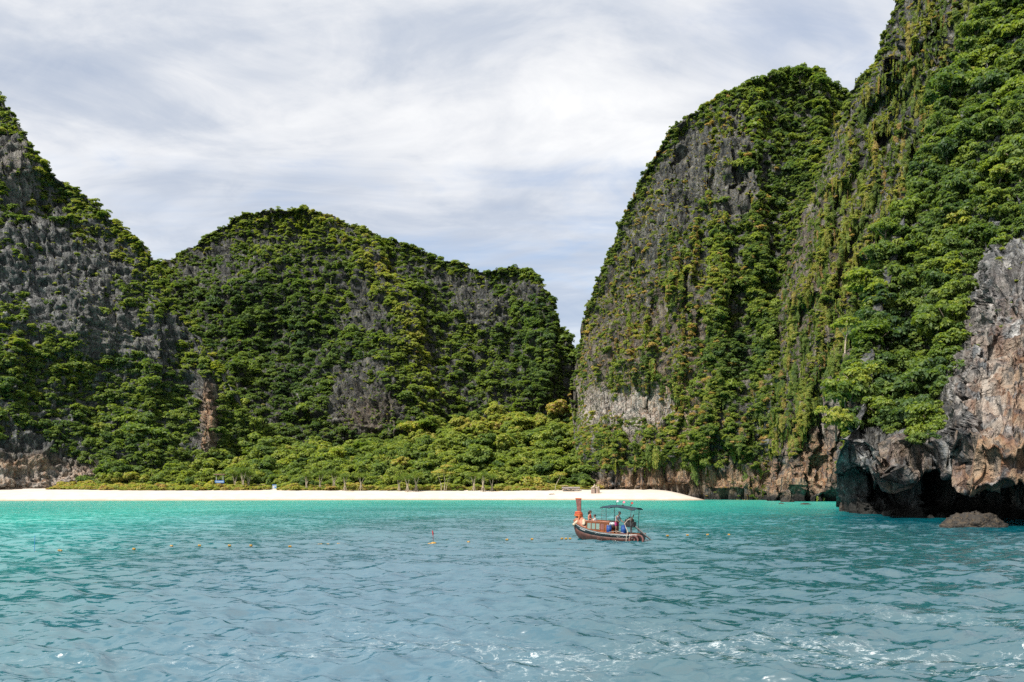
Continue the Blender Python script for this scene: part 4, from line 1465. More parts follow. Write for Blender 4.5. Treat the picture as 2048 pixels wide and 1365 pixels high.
boulder('tidal_rock', P(1950, 1057, 88) - Vector((0, 0, 0.15)), (2.9, 2.0, 1.75), 4.0, 'brown barnacle covered rock standing in the sea under the headland cave')
boulder('sea_stack', P(1574, 1004, 255) - Vector((0, 0, 0.2)), (1.7, 1.5, 2.0), 9.0, 'small upright brown rock in the shallows off the right cliff', n=36)
boulder('low_rock', P(1563, 1008, 224) - Vector((0, 0, 0.25)), (0.9, 0.8, 0.45), 2.0, 'tiny flat rock just left of the larger flat one off the cliff', n=28)
boulder('low_rock', P(1611, 1009, 214) - Vector((0, 0, 0.25)), (1.5, 0.9, 0.5), 6.0, 'flat dark rock awash to the right of the upright rock', n=28)
boulder('rock_spire', P(1683, 1023, 148) - Vector((0, 0, 0.2)), (0.42, 0.4, 1.5), 7.0, 'thin dark rock spike in the splash at the headland foot', n=24)

# ------------------------------------------------------------------ things on the beach


def gz_(x, y):
    return float(beach_z(np.array(x, float), np.array(y, float)))


def at_beach(px, D):
    x = (px - CX) / F * D
    return Vector((x, D, gz_(x, D)))


M_TIMBER = paint('weathered_timber', (0.20, 0.125, 0.07), 0.8, 0.35, 3.0)
M_DARKWOOD = paint('dark_timber', (0.06, 0.045, 0.035), 0.8, 0.3, 3.0)
M_ROOFM = paint('pinkish_roof', (0.33, 0.19, 0.15), 0.7, 0.2, 2.0)
M_BLUE = paint('blue_paint', (0.06, 0.20, 0.50), 0.5, 0.15, 3.0)
M_WHITE = paint('white_paint', (0.44, 0.46, 0.48), 0.55, 0.1, 3.0)
M_STONE = paint('pale_stone', (0.42, 0.33, 0.27), 0.9, 0.35, 1.6)
M_SLAB = paint('grey_slab', (0.26, 0.22, 0.21), 0.9, 0.25, 1.2)
M_BAMBOO = paint('bamboo', (0.42, 0.32, 0.16), 0.7, 0.2, 3.0)

# look-out stand with a blue sign
b0 = at_beach(441, 318)
o = empty('lookout_stand', b0)
tag(o, 'small roofed look-out stand with a blue sign among the beach trees', 'hut')
h0 = 1.4
for sx_ in (-1, 1):
    for sy_ in (-1, 1):
        MB().box((sx_ * 1.35, sy_ * 0.9, 2.6), (0.14, 0.14, 6.0)).build('post', M_WHITE if sy_ < 0 else M_DARKWOOD, o, bevel=0.01)
MB().box((0, 0, h0), (3.2, 2.2, 0.16)).build('platform', M_DARKWOOD, o, bevel=0.02)
MB().box((0, 0.95, h0 + 1.3), (2.9, 0.08, 2.4)).build('rear_panel', M_DARKWOOD, o)
for k_ in (0, 1):
    MB().box((0, -1.02, h0 + 0.3 + 0.45 * k_), (2.9, 0.06, 0.14)).build('rail', M_DARKWOOD, o, bevel=0.01)
MB().box((0, -0.1, 5.75), (4.3, 2.9, 0.16), (R(-7), 0, 0)).build('roof', M_ROOFM, o, bevel=0.03)
sg = MB().box((0, -1.12, h0 + 1.55), (3.7, 0.08, 0.95)).build('sign_board', M_BLUE, o, bevel=0.02)
lt = MB()
xx = -1.45
for k_, (w_, h_) in enumerate([(0.18, 0.42), (0.24, 0.42), (0.16, 0.42), (0.26, 0.36), (0.14, 0.42), (0.24, 0.42), (0.20, 0.36), (0.24, 0.42), (0.16, 0.42), (0.26, 0.42)]):
    lt.box((xx + w_ / 2, -1.17, h0 + 1.55), (w_, 0.02, h_))
    xx += w_ + 0.10
tag(lt.build('lettering', M_WHITE, sg, smooth=False), kind='stuff')

b0 = at_beach(521, 322)
o = empty('slatted_bench', b0, scale=1.0)
tag(o, 'low brown bench with a slatted back beneath the trees right of the look-out', 'bench')
for sx_ in (-1.95, 1.95):
    MB().box((sx_, 0, 0.85), (0.22, 0.7, 1.9)).build('end_post', M_DARKWOOD, o, bevel=0.02)
for k_ in range(4):
    MB().box((0, 0.25, 0.75 + 0.32 * k_), (3.7, 0.07, 0.23)).build('slat', M_BAMBOO if k_ % 2 else M_TIMBER, o, bevel=0.01)
MB().box((0, -0.15, 0.5), (3.7, 0.6, 0.10)).build('seat', M_TIMBER, o, bevel=0.01)

b0 = at_beach(550, 320)
o = empty('storage_box', b0)
tag(o, 'white box with a blue lid at the sandy gap beside the bench', 'box')
MB().box((0, 0, 0.75), (1.7, 1.3, 1.5)).build('body', M_WHITE, o, bevel=0.05)
MB().box((0, 0, 1.62), (1.85, 1.45, 0.24)).build('lid', M_BLUE, o, bevel=0.04)
MB().box((0.35, -0.67, 0.7), (0.7, 0.03, 0.6)).build('sticker', M_BLUE, o)
MB().box((0.9, 0, 0.95), (0.1, 0.5, 0.15)).build('handle', M_BLUE, o, bevel=0.02)

b0 = at_beach(304, 320)
tag(MB().tube([b0 + Vector((0, 0, -0.4)), b0 + Vector((0.05, 0, 3.4)), b0 + Vector((0.0, 0, 6.6))], [0.11, 0.10, 0.08], 8).build('wooden_pole', M_TIMBER),
    'tall bare wooden pole beside the lime green bushes', 'pole')

# stone platform
b0 = at_beach(1142, 316)
o = empty('stone_platform', b0)
tag(o, 'flat grey slab on a low rubble wall beside the right cliff foot', 'platform')
MB().box((0, 0.6, 1.35), (7.2, 3.4, 0.45), (R(4), 0, R(-3))).build('slab', M_SLAB, o, bevel=0.05)
rs = random.Random(3)
for k_ in range(15):
    MB().ball((-3.2 + 0.45 * k_ + rs.uniform(-0.1, 0.1), -0.85 + rs.uniform(-0.2, 0.2), 0.45 + rs.uniform(-0.2, 0.4)), (rs.uniform(0.25, 0.42), 0.35, rs.uniform(0.2, 0.34)), 8, 5, 0, 0.3).build('stone', M_STONE, o)
MB().box((-2.6, 2.2, 2.2), (3.2, 0.25, 0.22)).build('beam', M_BAMBOO, o, bevel=0.02)

# stone shrine
b0 = at_beach(1191, 308)
o = empty('stone_shrine', b0)
tag(o, 'pale pinkish stone shrine of two blocks at the right end of the beach', 'shrine')
M_SHR = paint('pinkish_stone', (0.36, 0.25, 0.21), 0.9, 0.3, 2.0)
for sx_, w_ in ((-0.95, 1.45), (0.85, 1.6)):
    MB().box((sx_, 0, 0.85), (w_, 1.2, 1.9), taper=0.95).build('block', M_SHR, o, bevel=0.08)
    for q_ in range(4):
        MB().ball((sx_ + rs.uniform(-0.5, 0.5), rs.uniform(-0.3, 0.3), 1.95 + rs.uniform(0, 0.4)), (0.42, 0.45, 0.36), 8, 6, 0, 0.25).build('stone', M_STONE, o)
for k_, (x_, z_, s_) in enumerate(((-0.45, 2.75, 0.40), (-0.35, 3.25, 0.27), (0.35, 2.7, 0.34))):
    MB().ball((x_, 0, z_), (s_, s_, s_), 9, 7, 0, 0.2).build('top_stone', M_STONE, o)
MB().box((-0.05, -0.3, 0.8), (0.28, 0.6, 1.9)).build('gap_shade', M_DARKWOOD, o)  # dark box standing in for the shade between the two blocks
pp = b0 + Vector((1.0, -0.75, 0))
tag(MB().tube([pp + Vector((0, 0, -0.3)), pp + Vector((0.03, 0, 2.6)), pp + Vector((-0.02, 0, 5.0))], [0.09, 0.08, 0.06], 8).build('bamboo_pole', M_BAMBOO), 'pale bamboo pole standing against the stone shrine', 'pole')

for k_, (px_, D_, L_, a_, lab) in enumerate(((571, 313, 5.2, 0.1, 'long grey driftwood log on the sand below the white box'), (428, 316, 3.0, -0.08, 'short pale driftwood log below the look-out stand'),
                                            (1104, 308, 2.4, 0.15, 'dark driftwood piece on the open sand left of the platform'), (700, 315, 3.4, 0.05, 'bleached driftwood branch at the sand edge below the screw pines'))):
    b0 = at_beach(px_, D_) + Vector((0, 0, 0.06))
    dv_ = Vector((math.cos(a_), math.sin(a_), 0)) * L_ / 2
    mb = MB().tube([b0 - dv_, b0 - dv_ * 0.3 + Vector((0, 0.1, 0.08)), b0 + dv_ * 0.4, b0 + dv_ + Vector((0, 0, 0.1))], [0.16, 0.19, 0.15, 0.07], 7)
    mb.tube([b0 + dv_ * 0.2, b0 + dv_ * 0.5 + Vector((0, 0.3, 0.5))], [0.08, 0.03], 6)
    tag(mb.build('driftwood', M_DARKWOOD if k_ == 2 else M_PALE_BARK), lab, 'driftwood')

# ------------------------------------------------------------------ floats of the swimming line
M_YEL = paint('yellow_float', (0.36, 0.20, 0.02), 0.5, 0.2, 8.0)
M_YELD = paint('faded_float', (0.28, 0.18, 0.05), 0.6, 0.3, 8.0)
M_ROPE = paint('dark_rope', (0.07, 0.06, 0.045), 0.9, 0.3, 20.0)
M_RED = paint('red_cloth', (0.50, 0.025, 0.03), 0.7, 0.25, 3.0)
M_BLUEPOLE = paint('blue_pole', (0.03, 0.20, 0.45), 0.5, 0.1, 3.0)


def sea_at(px, py):
    d_ = CAM_H * F / (py - HY)
    return Vector(((px - CX) / F * d_, d_, 0.0))


def capsule(L_, r_, n=12):
    mb = MB()
    prof = [(-0.5, 0.35), (-0.46, 0.75), (-0.36, 1.0), (-0.06, 1.0), (-0.04, 0.86), (0.04, 0.86), (0.06, 1.0), (0.36, 1.0), (0.46, 0.75), (0.5, 0.35)]
    pts = [(p_[0] * L_, 0, 0) for p_ in prof]
    mb.tube(pts, [p_[1] * r_ for p_ in prof], n)
    return mb


fl_me = capsule(0.36, 0.13).build('float', M_YEL).data
fl_me2 = capsule(0.62, 0.12).build('float', M_YELD).data
for o_ in [q_ for q_ in bpy.data.objects if q_.name.startswith('float')]:
    bpy.data.objects.remove(o_)
rope_me = MB().torus((0, 0, 0), 0.118, 0.018, (0, R(90), 0), 14, 6).build('rope_ring', M_ROPE).data
bpy.data.objects.remove(bpy.data.objects['rope_ring'])
FL = [(120, 1103), (268, 1100), (343, 1094), (399, 1093), (459, 1093), (502, 1093), (580, 1095), (640, 1091), (656, 1091), (677, 1090), (914, 1086), (937, 1086), (1014, 1081), (1064, 1080),
      (1124, 1079), (1132, 1079), (1140, 1079), (1335, 1073), (1375, 1072), (1415, 1071), (1458, 1071)]
LFT = [q for q in FL if q[0] < 700]
for x_, y_ in FL:
    lng = x_ in (640, 120)
    if x_ < 700:
        lab = f"{'long' if lng else 'small'} yellow float, {ORD[LFT.index((x_, y_))]} from the left on the line left of the red flag"
    elif x_ < 1100:
        lab = f"small yellow float, {ORD[[914, 937, 1014, 1064].index(x_)]} to the right of the red flag buoy"
    elif x_ < 1150:
        lab = f"small yellow float, {ORD[[1124, 1132, 1140].index(x_)]} of three close together at the boat's bow"
    else:
        lab = f"small yellow float, {ORD[[1335, 1375, 1415, 1458].index(x_)]} to the right of the boat's stern"
    o = empty('line_float', sea_at(x_, y_) + Vector((0, 0, 0.05)), (random.uniform(-0.1, 0.1), random.uniform(-0.08, 0.08), random.uniform(-0.5, 0.5)), 0.62)
    tag(o, lab, 'float', 'yellow floats on the swimming line')
    link('float', fl_me2 if lng else fl_me, o)
    link('rope_ring', rope_me, o)
o = empty('drifting_float', sea_at(1846, 1190) + Vector((0, 0, 0.03)), (0, 0, 0.2), 0.55)
tag(o, 'lone tiny orange float on the dark open water at the right', 'float')
link('float', fl_me, o)
link('rope_ring', rope_me, o)

b0 = sea_at(69, 1107)
o = empty('marker_buoy', b0)
tag(o, 'blue marker pole standing in a flat yellow float at the far left', 'buoy')
MB().ball((0, 0, 0.03), (0.22, 0.2, 0.09), 12, 6).build('float', M_YELD, o)
MB().tube([(0, 0, 0.0), (0.01, 0, 0.6), (0.03, 0, 1.16)], [0.02, 0.018, 0.015], 7).build('pole', M_BLUEPOLE, o)
b0 = sea_at(867, 1089)
o = empty('flag_buoy', b0)
tag(o, 'yellow buoy with a drooping red flag on a short pole', 'buoy')
MB().ball((0, 0, 0.05), (0.24, 0.22, 0.13), 12, 7).build('float', M_YEL, o)
MB().ball((-0.30, 0.1, 0.02), (0.16, 0.12, 0.08), 10, 6).build('float', M_YELD, o)
MB().tube([(0, 0, 0.0), (-0.03, 0, 0.6), (-0.10, 0, 1.12)], [0.016, 0.014, 0.012], 7).build('pole', M_ROPE, o)
fv, ff = [], []
for i in range(9):
    for j in range(4):
        z_ = 1.08 - i * 0.095
        wv = 0.13 * math.sin(math.pi * min(1, (i + 1) / 6)) * (1 - 0.07 * i)
        fv.append((-0.10 + 0.10 * i / 9 + wv * (j / 3 - 0.25), 0.03 * math.sin(j * 2.2 + i * 0.8), z_ - 0.03 * j))
for i in range(8):
    for j in range(3):
        ff.append((i * 4 + j, i * 4 + j + 1, (i + 1) * 4 + j + 1, (i + 1) * 4 + j))
fo_ = MB().add(fv, ff).build('flag', M_RED, o)
fo_.modifiers.new('cloth', 'SOLIDIFY').thickness = 0.01

# ------------------------------------------------------------------ the longtail boat
HEAD = math.atan2(0.61, -0.79)
BOAT = Vector(((1217 - CX) / F * 66.0, 66.0, 0.0))
MBOAT = Matrix.Translation(BOAT) @ Matrix.Rotation(HEAD, 4, 'Z')
M_HULL_T = paint('hull_dark_teal', (0.012, 0.030, 0.036), 0.4, 0.3, 2.0)
M_HULL_R = paint('hull_red_brown', (0.070, 0.023, 0.014), 0.5, 0.4, 2.5)
M_TRIM = paint('pale_trim', (0.40, 0.42, 0.42), 0.45, 0.2, 3.0)
M_VARN = paint('varnished_wood', (0.23, 0.075, 0.028), 0.35, 0.3, 2.5)
M_DECK = paint('orange_deck', (0.36, 0.145, 0.085), 0.55, 0.25, 2.0)
M_PROW = paint('prow_paint', (0.19, 0.075, 0.062), 0.45, 0.25, 3.0)
M_ORANGE = paint('orange_cloth', (0.46, 0.11, 0.03), 0.8, 0.25, 9.0)
M_REDC = paint('red_garland', (0.36, 0.02, 0.016), 0.8, 0.2, 9.0)
M_CANOPY = paint('canopy_blue', (0.006, 0.026, 0.042), 0.95, 0.3, 2.0)
M_STEEL = paint('dull_steel', (0.16, 0.17, 0.17), 0.4, 0.3, 6.0, 0.7)
M_ENGINE = paint('oily_engine', (0.035, 0.033, 0.032), 0.45, 0.3, 6.0, 0.4)
M_RUST = paint('rusty_metal', (0.13, 0.06, 0.03), 0.7, 0.3, 6.0)
M_DRUM = paint('blue_plastic', (0.010, 0.055, 0.22), 0.45, 0.1, 3.0)
M_CREAM = paint('cream_canvas', (0.40, 0.33, 0.24), 0.85, 0.2, 5.0)
M_HOSE = paint('pale_hose', (0.42, 0.34, 0.28), 0.5, 0.2, 5.0)
M_TYRE = paint('reddish_rubber', (0.10, 0.032, 0.026), 0.7, 0.3, 5.0)
m, t = new_mat('greenish_window')
bsdf(t, (0.16, 0.23, 0.20), 0.12, None)
M_WINDOW = m

boat = empty('longtail_boat', BOAT, (0, R(-1.5), HEAD))
tag(boat, 'wooden longtail boat with tall painted prow and blue canopy', 'boat')
ST = [(-3.15, 0.50, 0.66, 0.05), (-2.9, 0.62, 0.64, -0.10), (-2.2, 0.80, 0.60, -0.26), (-1.0, 0.95, 0.60, -0.32), (0.2, 0.99, 0.66, -0.34), (1.2, 0.95, 0.78, -0.32), (2.0, 0.82, 0.95, -0.28),
      (2.6, 0.62, 1.13, -0.15), (3.05, 0.38, 1.28, 0.20), (3.35, 0.14, 1.40, 0.75), (3.45, 0.03, 1.44, 1.10)]
sta = np.array(ST)
xs = np.linspace(-3.15, 3.45, 34)
SEC = [(0.0, 0.0), (0.40, 0.04), (0.70, 0.18), (0.86, 0.40), (0.95, 0.66), (1.0, 0.86), (1.02, 1.0)]


def hull_pt(x, s, side):
    w_ = np.interp(x, sta[:, 0], sta[:, 1])
    g_ = np.interp(x, sta[:, 0], sta[:, 2])
    k_ = np.interp(x, sta[:, 0], sta[:, 3])
    return (x, side * w_ * SEC[s][0], k_ + (g_ - k_) * SEC[s][1])


def gun(x, side, dz=0.0, inn=0.0):
    p_ = hull_pt(x, 6, side)
    return Vector((p_[0], p_[1] - side * inn, p_[2] + dz))


for lo, hi, nm, mt in ((0, 4, 'lower_hull', M_HULL_R), (4, 6, 'upper_hull', M_HULL_T)):
    mb = MB()
    for side in (1, -1):
        vs = [hull_pt(x, s, side) for x in xs for s in range(lo, hi + 1)]
        k_ = hi - lo + 1
        fs = [(i * k_ + j, (i + 1) * k_ + j, (i + 1) * k_ + j + 1, i * k_ + j + 1) for i in range(len(xs) - 1) for j in range(hi - lo)]
        mb.add(vs, fs if side < 0 else [f[::-1] for f in fs])
    o_ = mb.build(nm, mt, boat)
    so = o_.modifiers.new('plank', 'SOLIDIFY')
    so.thickness = 0.05
    so.offset = 0
mb = MB().add([hull_pt(-3.15, s, 1) for s in range(7)] + [hull_pt(-3.15, s, -1) for s in range(6, -1, -1)], [tuple(range(14))[::-1]])
o_ = mb.build('transom', M_HULL_T, boat, smooth=False)
o_.modifiers.new('plank', 'SOLIDIFY').thickness = 0.05
for side in (1, -1):
    MB().tube([gun(x, side, 0.02) for x in xs], 0.035, 8).build('gunwale', M_VARN, boat)
    MB().tube([gun(x, side, -0.09) + Vector((0, side * 0.02, 0)) for x in xs], 0.020, 6).build('rub_rail', M_TRIM, boat)
mb = MB()
fl = [(x, np.interp(x, sta[:, 0], sta[:, 1]) * 0.80) for x in np.linspace(-3.0, 2.4, 14)]
mb.add([(x, s_ * w_, 0.22) for x, w_ in fl for s_ in (-1, 1)], [(2 * i, 2 * i + 2, 2 * i + 3, 2 * i + 1) for i in range(len(fl) - 1)])
mb.build('floor_boards', M_TIMBER, boat, smooth=False)
# stern deck for the helmsman
mb = MB()
sd_ = [(x, np.interp(x, sta[:, 0], sta[:, 1]) * 0.94) for x in np.linspace(-3.1, -0.55, 8)]
mb.add([(x, s_ * w_, 0.56) for x, w_ in sd_ for s_ in (-1, 1)], [(2 * i, 2 * i + 2, 2 * i + 3, 2 * i + 1) for i in range(len(sd_) - 1)])
o_ = mb.build('stern_deck', M_DARKWOOD, boat, smooth=False)
o_.modifiers.new('plank', 'SOLIDIFY').thickness = 0.04
# high bow hood rising to the prow
hx = np.linspace(1.75, 3.42, 12)
hz = np.interp(hx, [1.75, 2.3, 2.85, 3.1, 3.42], [1.15, 1.55, 1.92, 1.95, 1.46])
vs = []
for x, z in zip(hx, hz):
    a_, b_ = gun(x, 1, 0.03, 0.03), gun(x, -1, 0.03, 0.03)
    for q in np.linspace(0, 1, 7):
        p_ = a_.lerp(b_, q)
        p_.z += (z - p_.z) * (1 - abs(2 * q - 1) ** 1.6)
        vs.append(p_)
fs = [(i * 7 + j, i * 7 + j + 1, (i + 1) * 7 + j + 1, (i + 1) * 7 + j) for i in range(11) for j in range(6)]
o_ = MB().add(vs, fs).build('bow_hood', M_DECK, boat)
o_.modifiers.new('plank', 'SOLIDIFY').thickness = 0.04
# side deck ahead of the cabin
for side in (1, -1):
    vs = []
    for x in np.linspace(-0.5, 2.2, 10):
        vs += [gun(x, side, 0.0, 0.02), gun(x, side, 0.0, 0.24)]
    o_ = MB().add(vs, [(2 * i, 2 * i + 2, 2 * i + 3, 2 * i + 1) for i in range(9)]).build('side_deck', M_VARN, boat, smooth=False)
    o_.modifiers.new('plank', 'SOLIDIFY').thickness = 0.03
# prow post
pv = []
for z, xc, w_, th in ((1.2, 2.86, 0.34, 0.14), (1.9, 2.90, 0.34, 0.13), (2.3, 2.93, 0.37, 0.11), (2.8, 2.98, 0.44, 0.10), (3.25, 3.03, 0.54, 0.09)):
    pv += [(xc - w_ / 2, -th / 2, z), (xc + w_ / 2, -th / 2, z), (xc + w_ / 2, th / 2, z), (xc - w_ / 2, th / 2, z)]
pf = [(i * 4 + j, i * 4 + (j + 1) % 4, (i + 1) * 4 + (j + 1) % 4, (i + 1) * 4 + j) for i in range(4) for j in range(4)] + [(3, 2, 1, 0), (16, 17, 18, 19)]
pr = MB().add(pv, pf).build('prow_post', M_PROW, boat, bevel=0.015)
MB().box((3.035, 0, 3.29), (0.56, 0.12, 0.09)).build('prow_cap', M_ORANGE, pr, bevel=0.02)
# cabin sides with framed windows
for side in (1, -1):
    mid_y = side * 0.74
    cab = MB().box((0.62, mid_y, 1.02), (2.15, 0.05, 0.50)).box((0.62, mid_y, 0.66), (2.15, 0.05, 0.30)).build('cabin_side', M_VARN, boat, bevel=0.005)
    for k_ in range(4):
        cx_ = 1.42 - 0.42 * k_
        MB().box((cx_, mid_y + side * 0.035, 1.10), (0.34, 0.02, 0.50)).build('window', M_WINDOW if k_ < 3 else M_PROW, cab, bevel=0.004)
    for k_ in range(6):
        MB().box((1.64 - 0.42 * k_, mid_y + side * 0.04, 1.10), (0.07, 0.05, 0.72)).build('mullion', M_VARN, cab, bevel=0.006)
    MB().box((0.62, mid_y + side * 0.03, 1.50), (2.35, 0.14, 0.08)).build('top_rail', M_DECK if side > 0 else M_VARN, boat, bevel=0.015)
    MB().box((0.62, mid_y + side * 0.03, 1.40), (2.25, 0.08, 0.10)).build('rail_band', M_VARN, boat, bevel=0.01)
MB().box((1.68, 0, 1.1), (0.05, 1.45, 0.8)).build('cabin_front', M_VARN, boat, bevel=0.01)
for x_ in (1.25, 0.5, -0.2):
    MB().box((x_, 0, 1.05), (0.38, 1.42, 0.07)).build('thwart', M_VARN, boat, bevel=0.01)
# canopy
cv, n_x, n_y = [], 15, 7
for i in range(n_x):
    for j in range(n_y):
        x_ = 0.50 - 3.25 * i / (n_x - 1)
        y_ = -0.72 + 1.44 * j / (n_y - 1)
        u_ = i / (n_x - 1)
        cv.append((x_, y_, 2.70 + 0.17 * math.sin(math.pi * min(1, u_ * 1.08 + 0.02)) - 0.16 * (abs(y_) / 0.72) ** 2.2 + 0.02 * math.sin(9 * u_ + 3 * y_)))
cf = [(i * n_y + j, (i + 1) * n_y + j, (i + 1) * n_y + j + 1, i * n_y + j + 1) for i in range(n_x - 1) for j in range(n_y - 1)]
cp = MB().add(cv, cf).build('canopy', M_CANOPY, boat)
cp.modifiers.new('cloth', 'SOLIDIFY').thickness = 0.03
for y_ in (-0.66, 0.66):
    MB().tube([(0.4, y_, 2.62), (-1.1, y_, 2.72), (-2.65, y_, 2.60)], 0.022, 7).build('canopy_rail', M_STEEL, boat)
    for x_, lean in ((-0.15, 0.05), (-2.38, -0.03)):
        MB().tube([(x_, y_, 0.58), (x_ + lean * 0.4, y_, 1.6), (x_ + lean, y_, 2.68)], 0.026, 7).build('canopy_post', M_STEEL, boat)
for k_ in range(5):
    z_ = 1.5 + 0.22 * k_
    MB().tube([(0.05, 0.62, z_), (0.32, 0.62, z_ + 0.02)], 0.014, 6).build('ladder_rung', M_STEEL, boat)
MB().tube([(0.35, 0.62, 1.45), (0.30, 0.62, 2.64)], 0.014, 6).build('ladder_pole', M_STEEL, boat)
# engine on its pivot, long shaft and tiller
eng = MB()
eng.box((-2.05, 0.05, 1.38), (0.85, 0.42, 0.42)).box((-2.0, 0.05, 1.66), (0.60, 0.30, 0.22)).box((-1.72, 0.05, 1.62), (0.20, 0.36, 0.30))
for k_ in range(4):
    eng.tube([(-2.28 + 0.16 * k_, -0.10, 1.70), (-2.28 + 0.16 * k_, 0.18, 1.86), (-2.28 + 0.16 * k_, 0.30, 1.62)], 0.035, 6)
eo = eng.build('engine', M_ENGINE, boat, bevel=0.02)
MB().torus((-1.58, 0.05, 1.42), 0.17, 0.04, (0, R(90), 0), 18, 8).build('flywheel', M_RUST, eo)
MB().tube([(-2.2, 0.28, 1.6), (-2.35, 0.34, 1.85), (-2.5, 0.34, 2.2)], 0.04, 8).build('exhaust', M_RUST, eo)
MB().ball((-1.95, -0.05, 1.88), (0.16, 0.16, 0.10), 10, 6).build('air_filter', M_RUST, eo)
MB().tube([(-2.1, 0.0, 0.55), (-2.1, 0.0, 1.2)], [0.10, 0.07], 8).build('engine_post', M_STEEL, boat)
MB().tube([(-2.4, 0.05, 1.30), (-3.4, 0.05, 0.62), (-4.45, 0.05, -0.12)], [0.075, 0.055, 0.040], 8).build('propeller_shaft', M_STEEL, boat)
MB().tube([(-2.7, 0.05, 1.0), (-3.5, 0.05, 0.48), (-3.9, 0.05, 0.22)], [0.05, 0.045, 0.03], 7).build('shaft_brace', M_ENGINE, boat)
MB().tube([(-1.7, 0.05, 1.50), (-1.35, 0.15, 1.62), (-0.95, 0.22, 1.60)], 0.024, 7).build('tiller', M_STEEL, boat)
# pale hose and line over the port quarter
MB().tube([(-2.45, 0.55, 1.92), (-2.15, 0.70, 1.75), (-1.95, 0.82, 1.45), (-2.1, 0.88, 1.15), (-2.3, 0.93, 0.85), (-2.25, 0.98, 0.5), (-2.2, 0.98, -0.1)], 0.032, 8).build('hose', M_HOSE, boat)
MB().tube([(-2.6, 0.90, 0.66), (-2.5, 0.98, 0.4), (-2.5, 0.98, -0.1)], 0.022, 7).build('rope', M_HOSE, boat)
MB().tube([(-0.6, 0.97, 0.70), (-1.3, 0.95, 0.82), (-1.9, 0.90, 0.70)], 0.018, 6).build('rope', M_HOSE, boat)
lt = MB()
for k_ in range(7):
    x_ = 2.30 - 0.09 * k_
    p_ = Vector(hull_pt(x_, 5, 1))
    lt.box((x_, p_.y + 0.04, p_.z - 0.03), (0.05, 0.012, 0.085))
tag(lt.build('bow_lettering', M_TRIM, boat, smooth=False), kind='stuff')


def in_boat(p):
    return MBOAT @ Vector(p)


# things lying in or hanging on the boat
o = empty('prow_garland', in_boat((2.92, 0, 2.0)), (0, 0, HEAD))
tag(o, 'orange and red cloth garland tied round the boat prow', 'garland')
for k_, (z_, r_, mt) in enumerate(((0.0, 0.30, M_ORANGE), (0.10, 0.27, M_REDC), (0.19, 0.25, M_ORANGE), (-0.11, 0.31, M_ORANGE))):
    MB().torus((0, 0, z_), r_, 0.075, (R(8), R(6 - 4 * k_), 0), 20, 8).build('cloth_ring', mt, o)
MB().tube([(-0.2, 0.24, 0.0), (-0.26, 0.34, -0.25), (-0.25, 0.36, -0.5)], [0.07, 0.06, 0.03], 7).build('cloth_tail', M_ORANGE, o)
for k_, (x_, y_, z_, L_, lab) in enumerate(((2.95, 0.42, 1.30, 0.62, 'cream padded fender on the bow rim nearest the prow'), (2.05, 0.55, 1.40, 0.68, 'cream padded fender leaning beside the cabin front'))):
    mb = MB().tube([(0, 0, -L_ / 2), (0, 0, -L_ * 0.4), (0, 0, 0), (0, 0, L_ * 0.4), (0, 0, L_ / 2)], [0.05, 0.13, 0.15, 0.13, 0.05], 10)
    o = mb.build('boat_fender', M_CREAM)
    o.location = in_boat((x_, y_, z_))
    o.rotation_euler = (R(35), R(25 if k_ else -40), HEAD)
    tag(o, lab, 'fender', 'cream fenders on the bow')
for k_, (x_, y_, z_, lab) in enumerate(((-0.42, 0.62, 0.60, 'blue plastic drum between the cabin and the helmsman'), (-1.75, 0.55, 0.60, 'blue plastic drum under the boat engine'))):
    o = empty('blue_drum', in_boat((x_, y_, z_)), (0, 0, HEAD))
    tag(o, lab, 'drum', 'blue drums in the boat')
    MB().tube([(0, 0, 0), (0, 0, 0.03), (0, 0, 0.2), (0, 0, 0.22), (0, 0, 0.42), (0, 0, 0.44), (0, 0, 0.60), (0, 0, 0.63)], [0.19, 0.21, 0.21, 0.222, 0.222, 0.21, 0.21, 0.18], 16).build('body', M_DRUM, o)
    MB().tube([(0, 0, 0.61), (0, 0, 0.67)], 0.17, 14).build('lid', M_TRIM if k_ == 0 else M_DRUM, o)
for k_, (x_, y_, r_, lab) in enumerate(((-2.85, 0.72, 0.36, 'reddish tyre half sunk beside the boat transom'), (-3.25, 0.62, 0.42, 'larger reddish tyre trailing in the water behind the stern'))):
    o = MB().torus((0, 0, 0), r_, 0.085, (R(90), 0, 0), 24, 8).build('tyre', M_TYRE)
    o.location = in_boat((x_, y_ + 0.2, 0.08))
    o.rotation_euler = (R(12), R(5), HEAD + R(-8 if k_ else 6))
    tag(o, lab, 'tyre', 'tyres at the stern')
for k_, (x_, c_, lab) in enumerate(((-0.75, M_WHITE, 'small pale pennant at the front of the boat canopy'), (-1.35, paint('pink_cloth', (0.62, 0.16, 0.22), 0.8, 0.1), 'small pink pennant in the middle of the boat canopy'), (-2.1, M_REDC, 'small red pennant at the back of the boat canopy'))):
    o = empty('pennant', in_boat((x_, 0.0, 2.86)), (0, 0, HEAD))
    tag(o, lab, 'flag', 'pennants on the canopy')
    MB().tube([(0, 0, -0.05), (0, 0, 0.42 - 0.08 * k_)], 0.012, 6).build('stick', M_STEEL, o)
    MB().box((-0.10, 0, 0.32 - 0.07 * k_), (0.20, 0.012, 0.15), (R(8), R(12), 0)).build('cloth', c_, o)
    MB().ball((0, 0, 0.0), (0.07, 0.07, 0.05), 8, 5).build('foot', M_ENGINE, o)
o = MB().ball((0, 0, 0), (0.26, 0.22, 0.20), 14, 9, 0, 0.25).build('white_bag', M_WHITE)
o.location = in_boat((-0.25, -0.15, 1.26))
tag(o, 'soft white bag on the thwart between passengers and helmsman', 'bag')

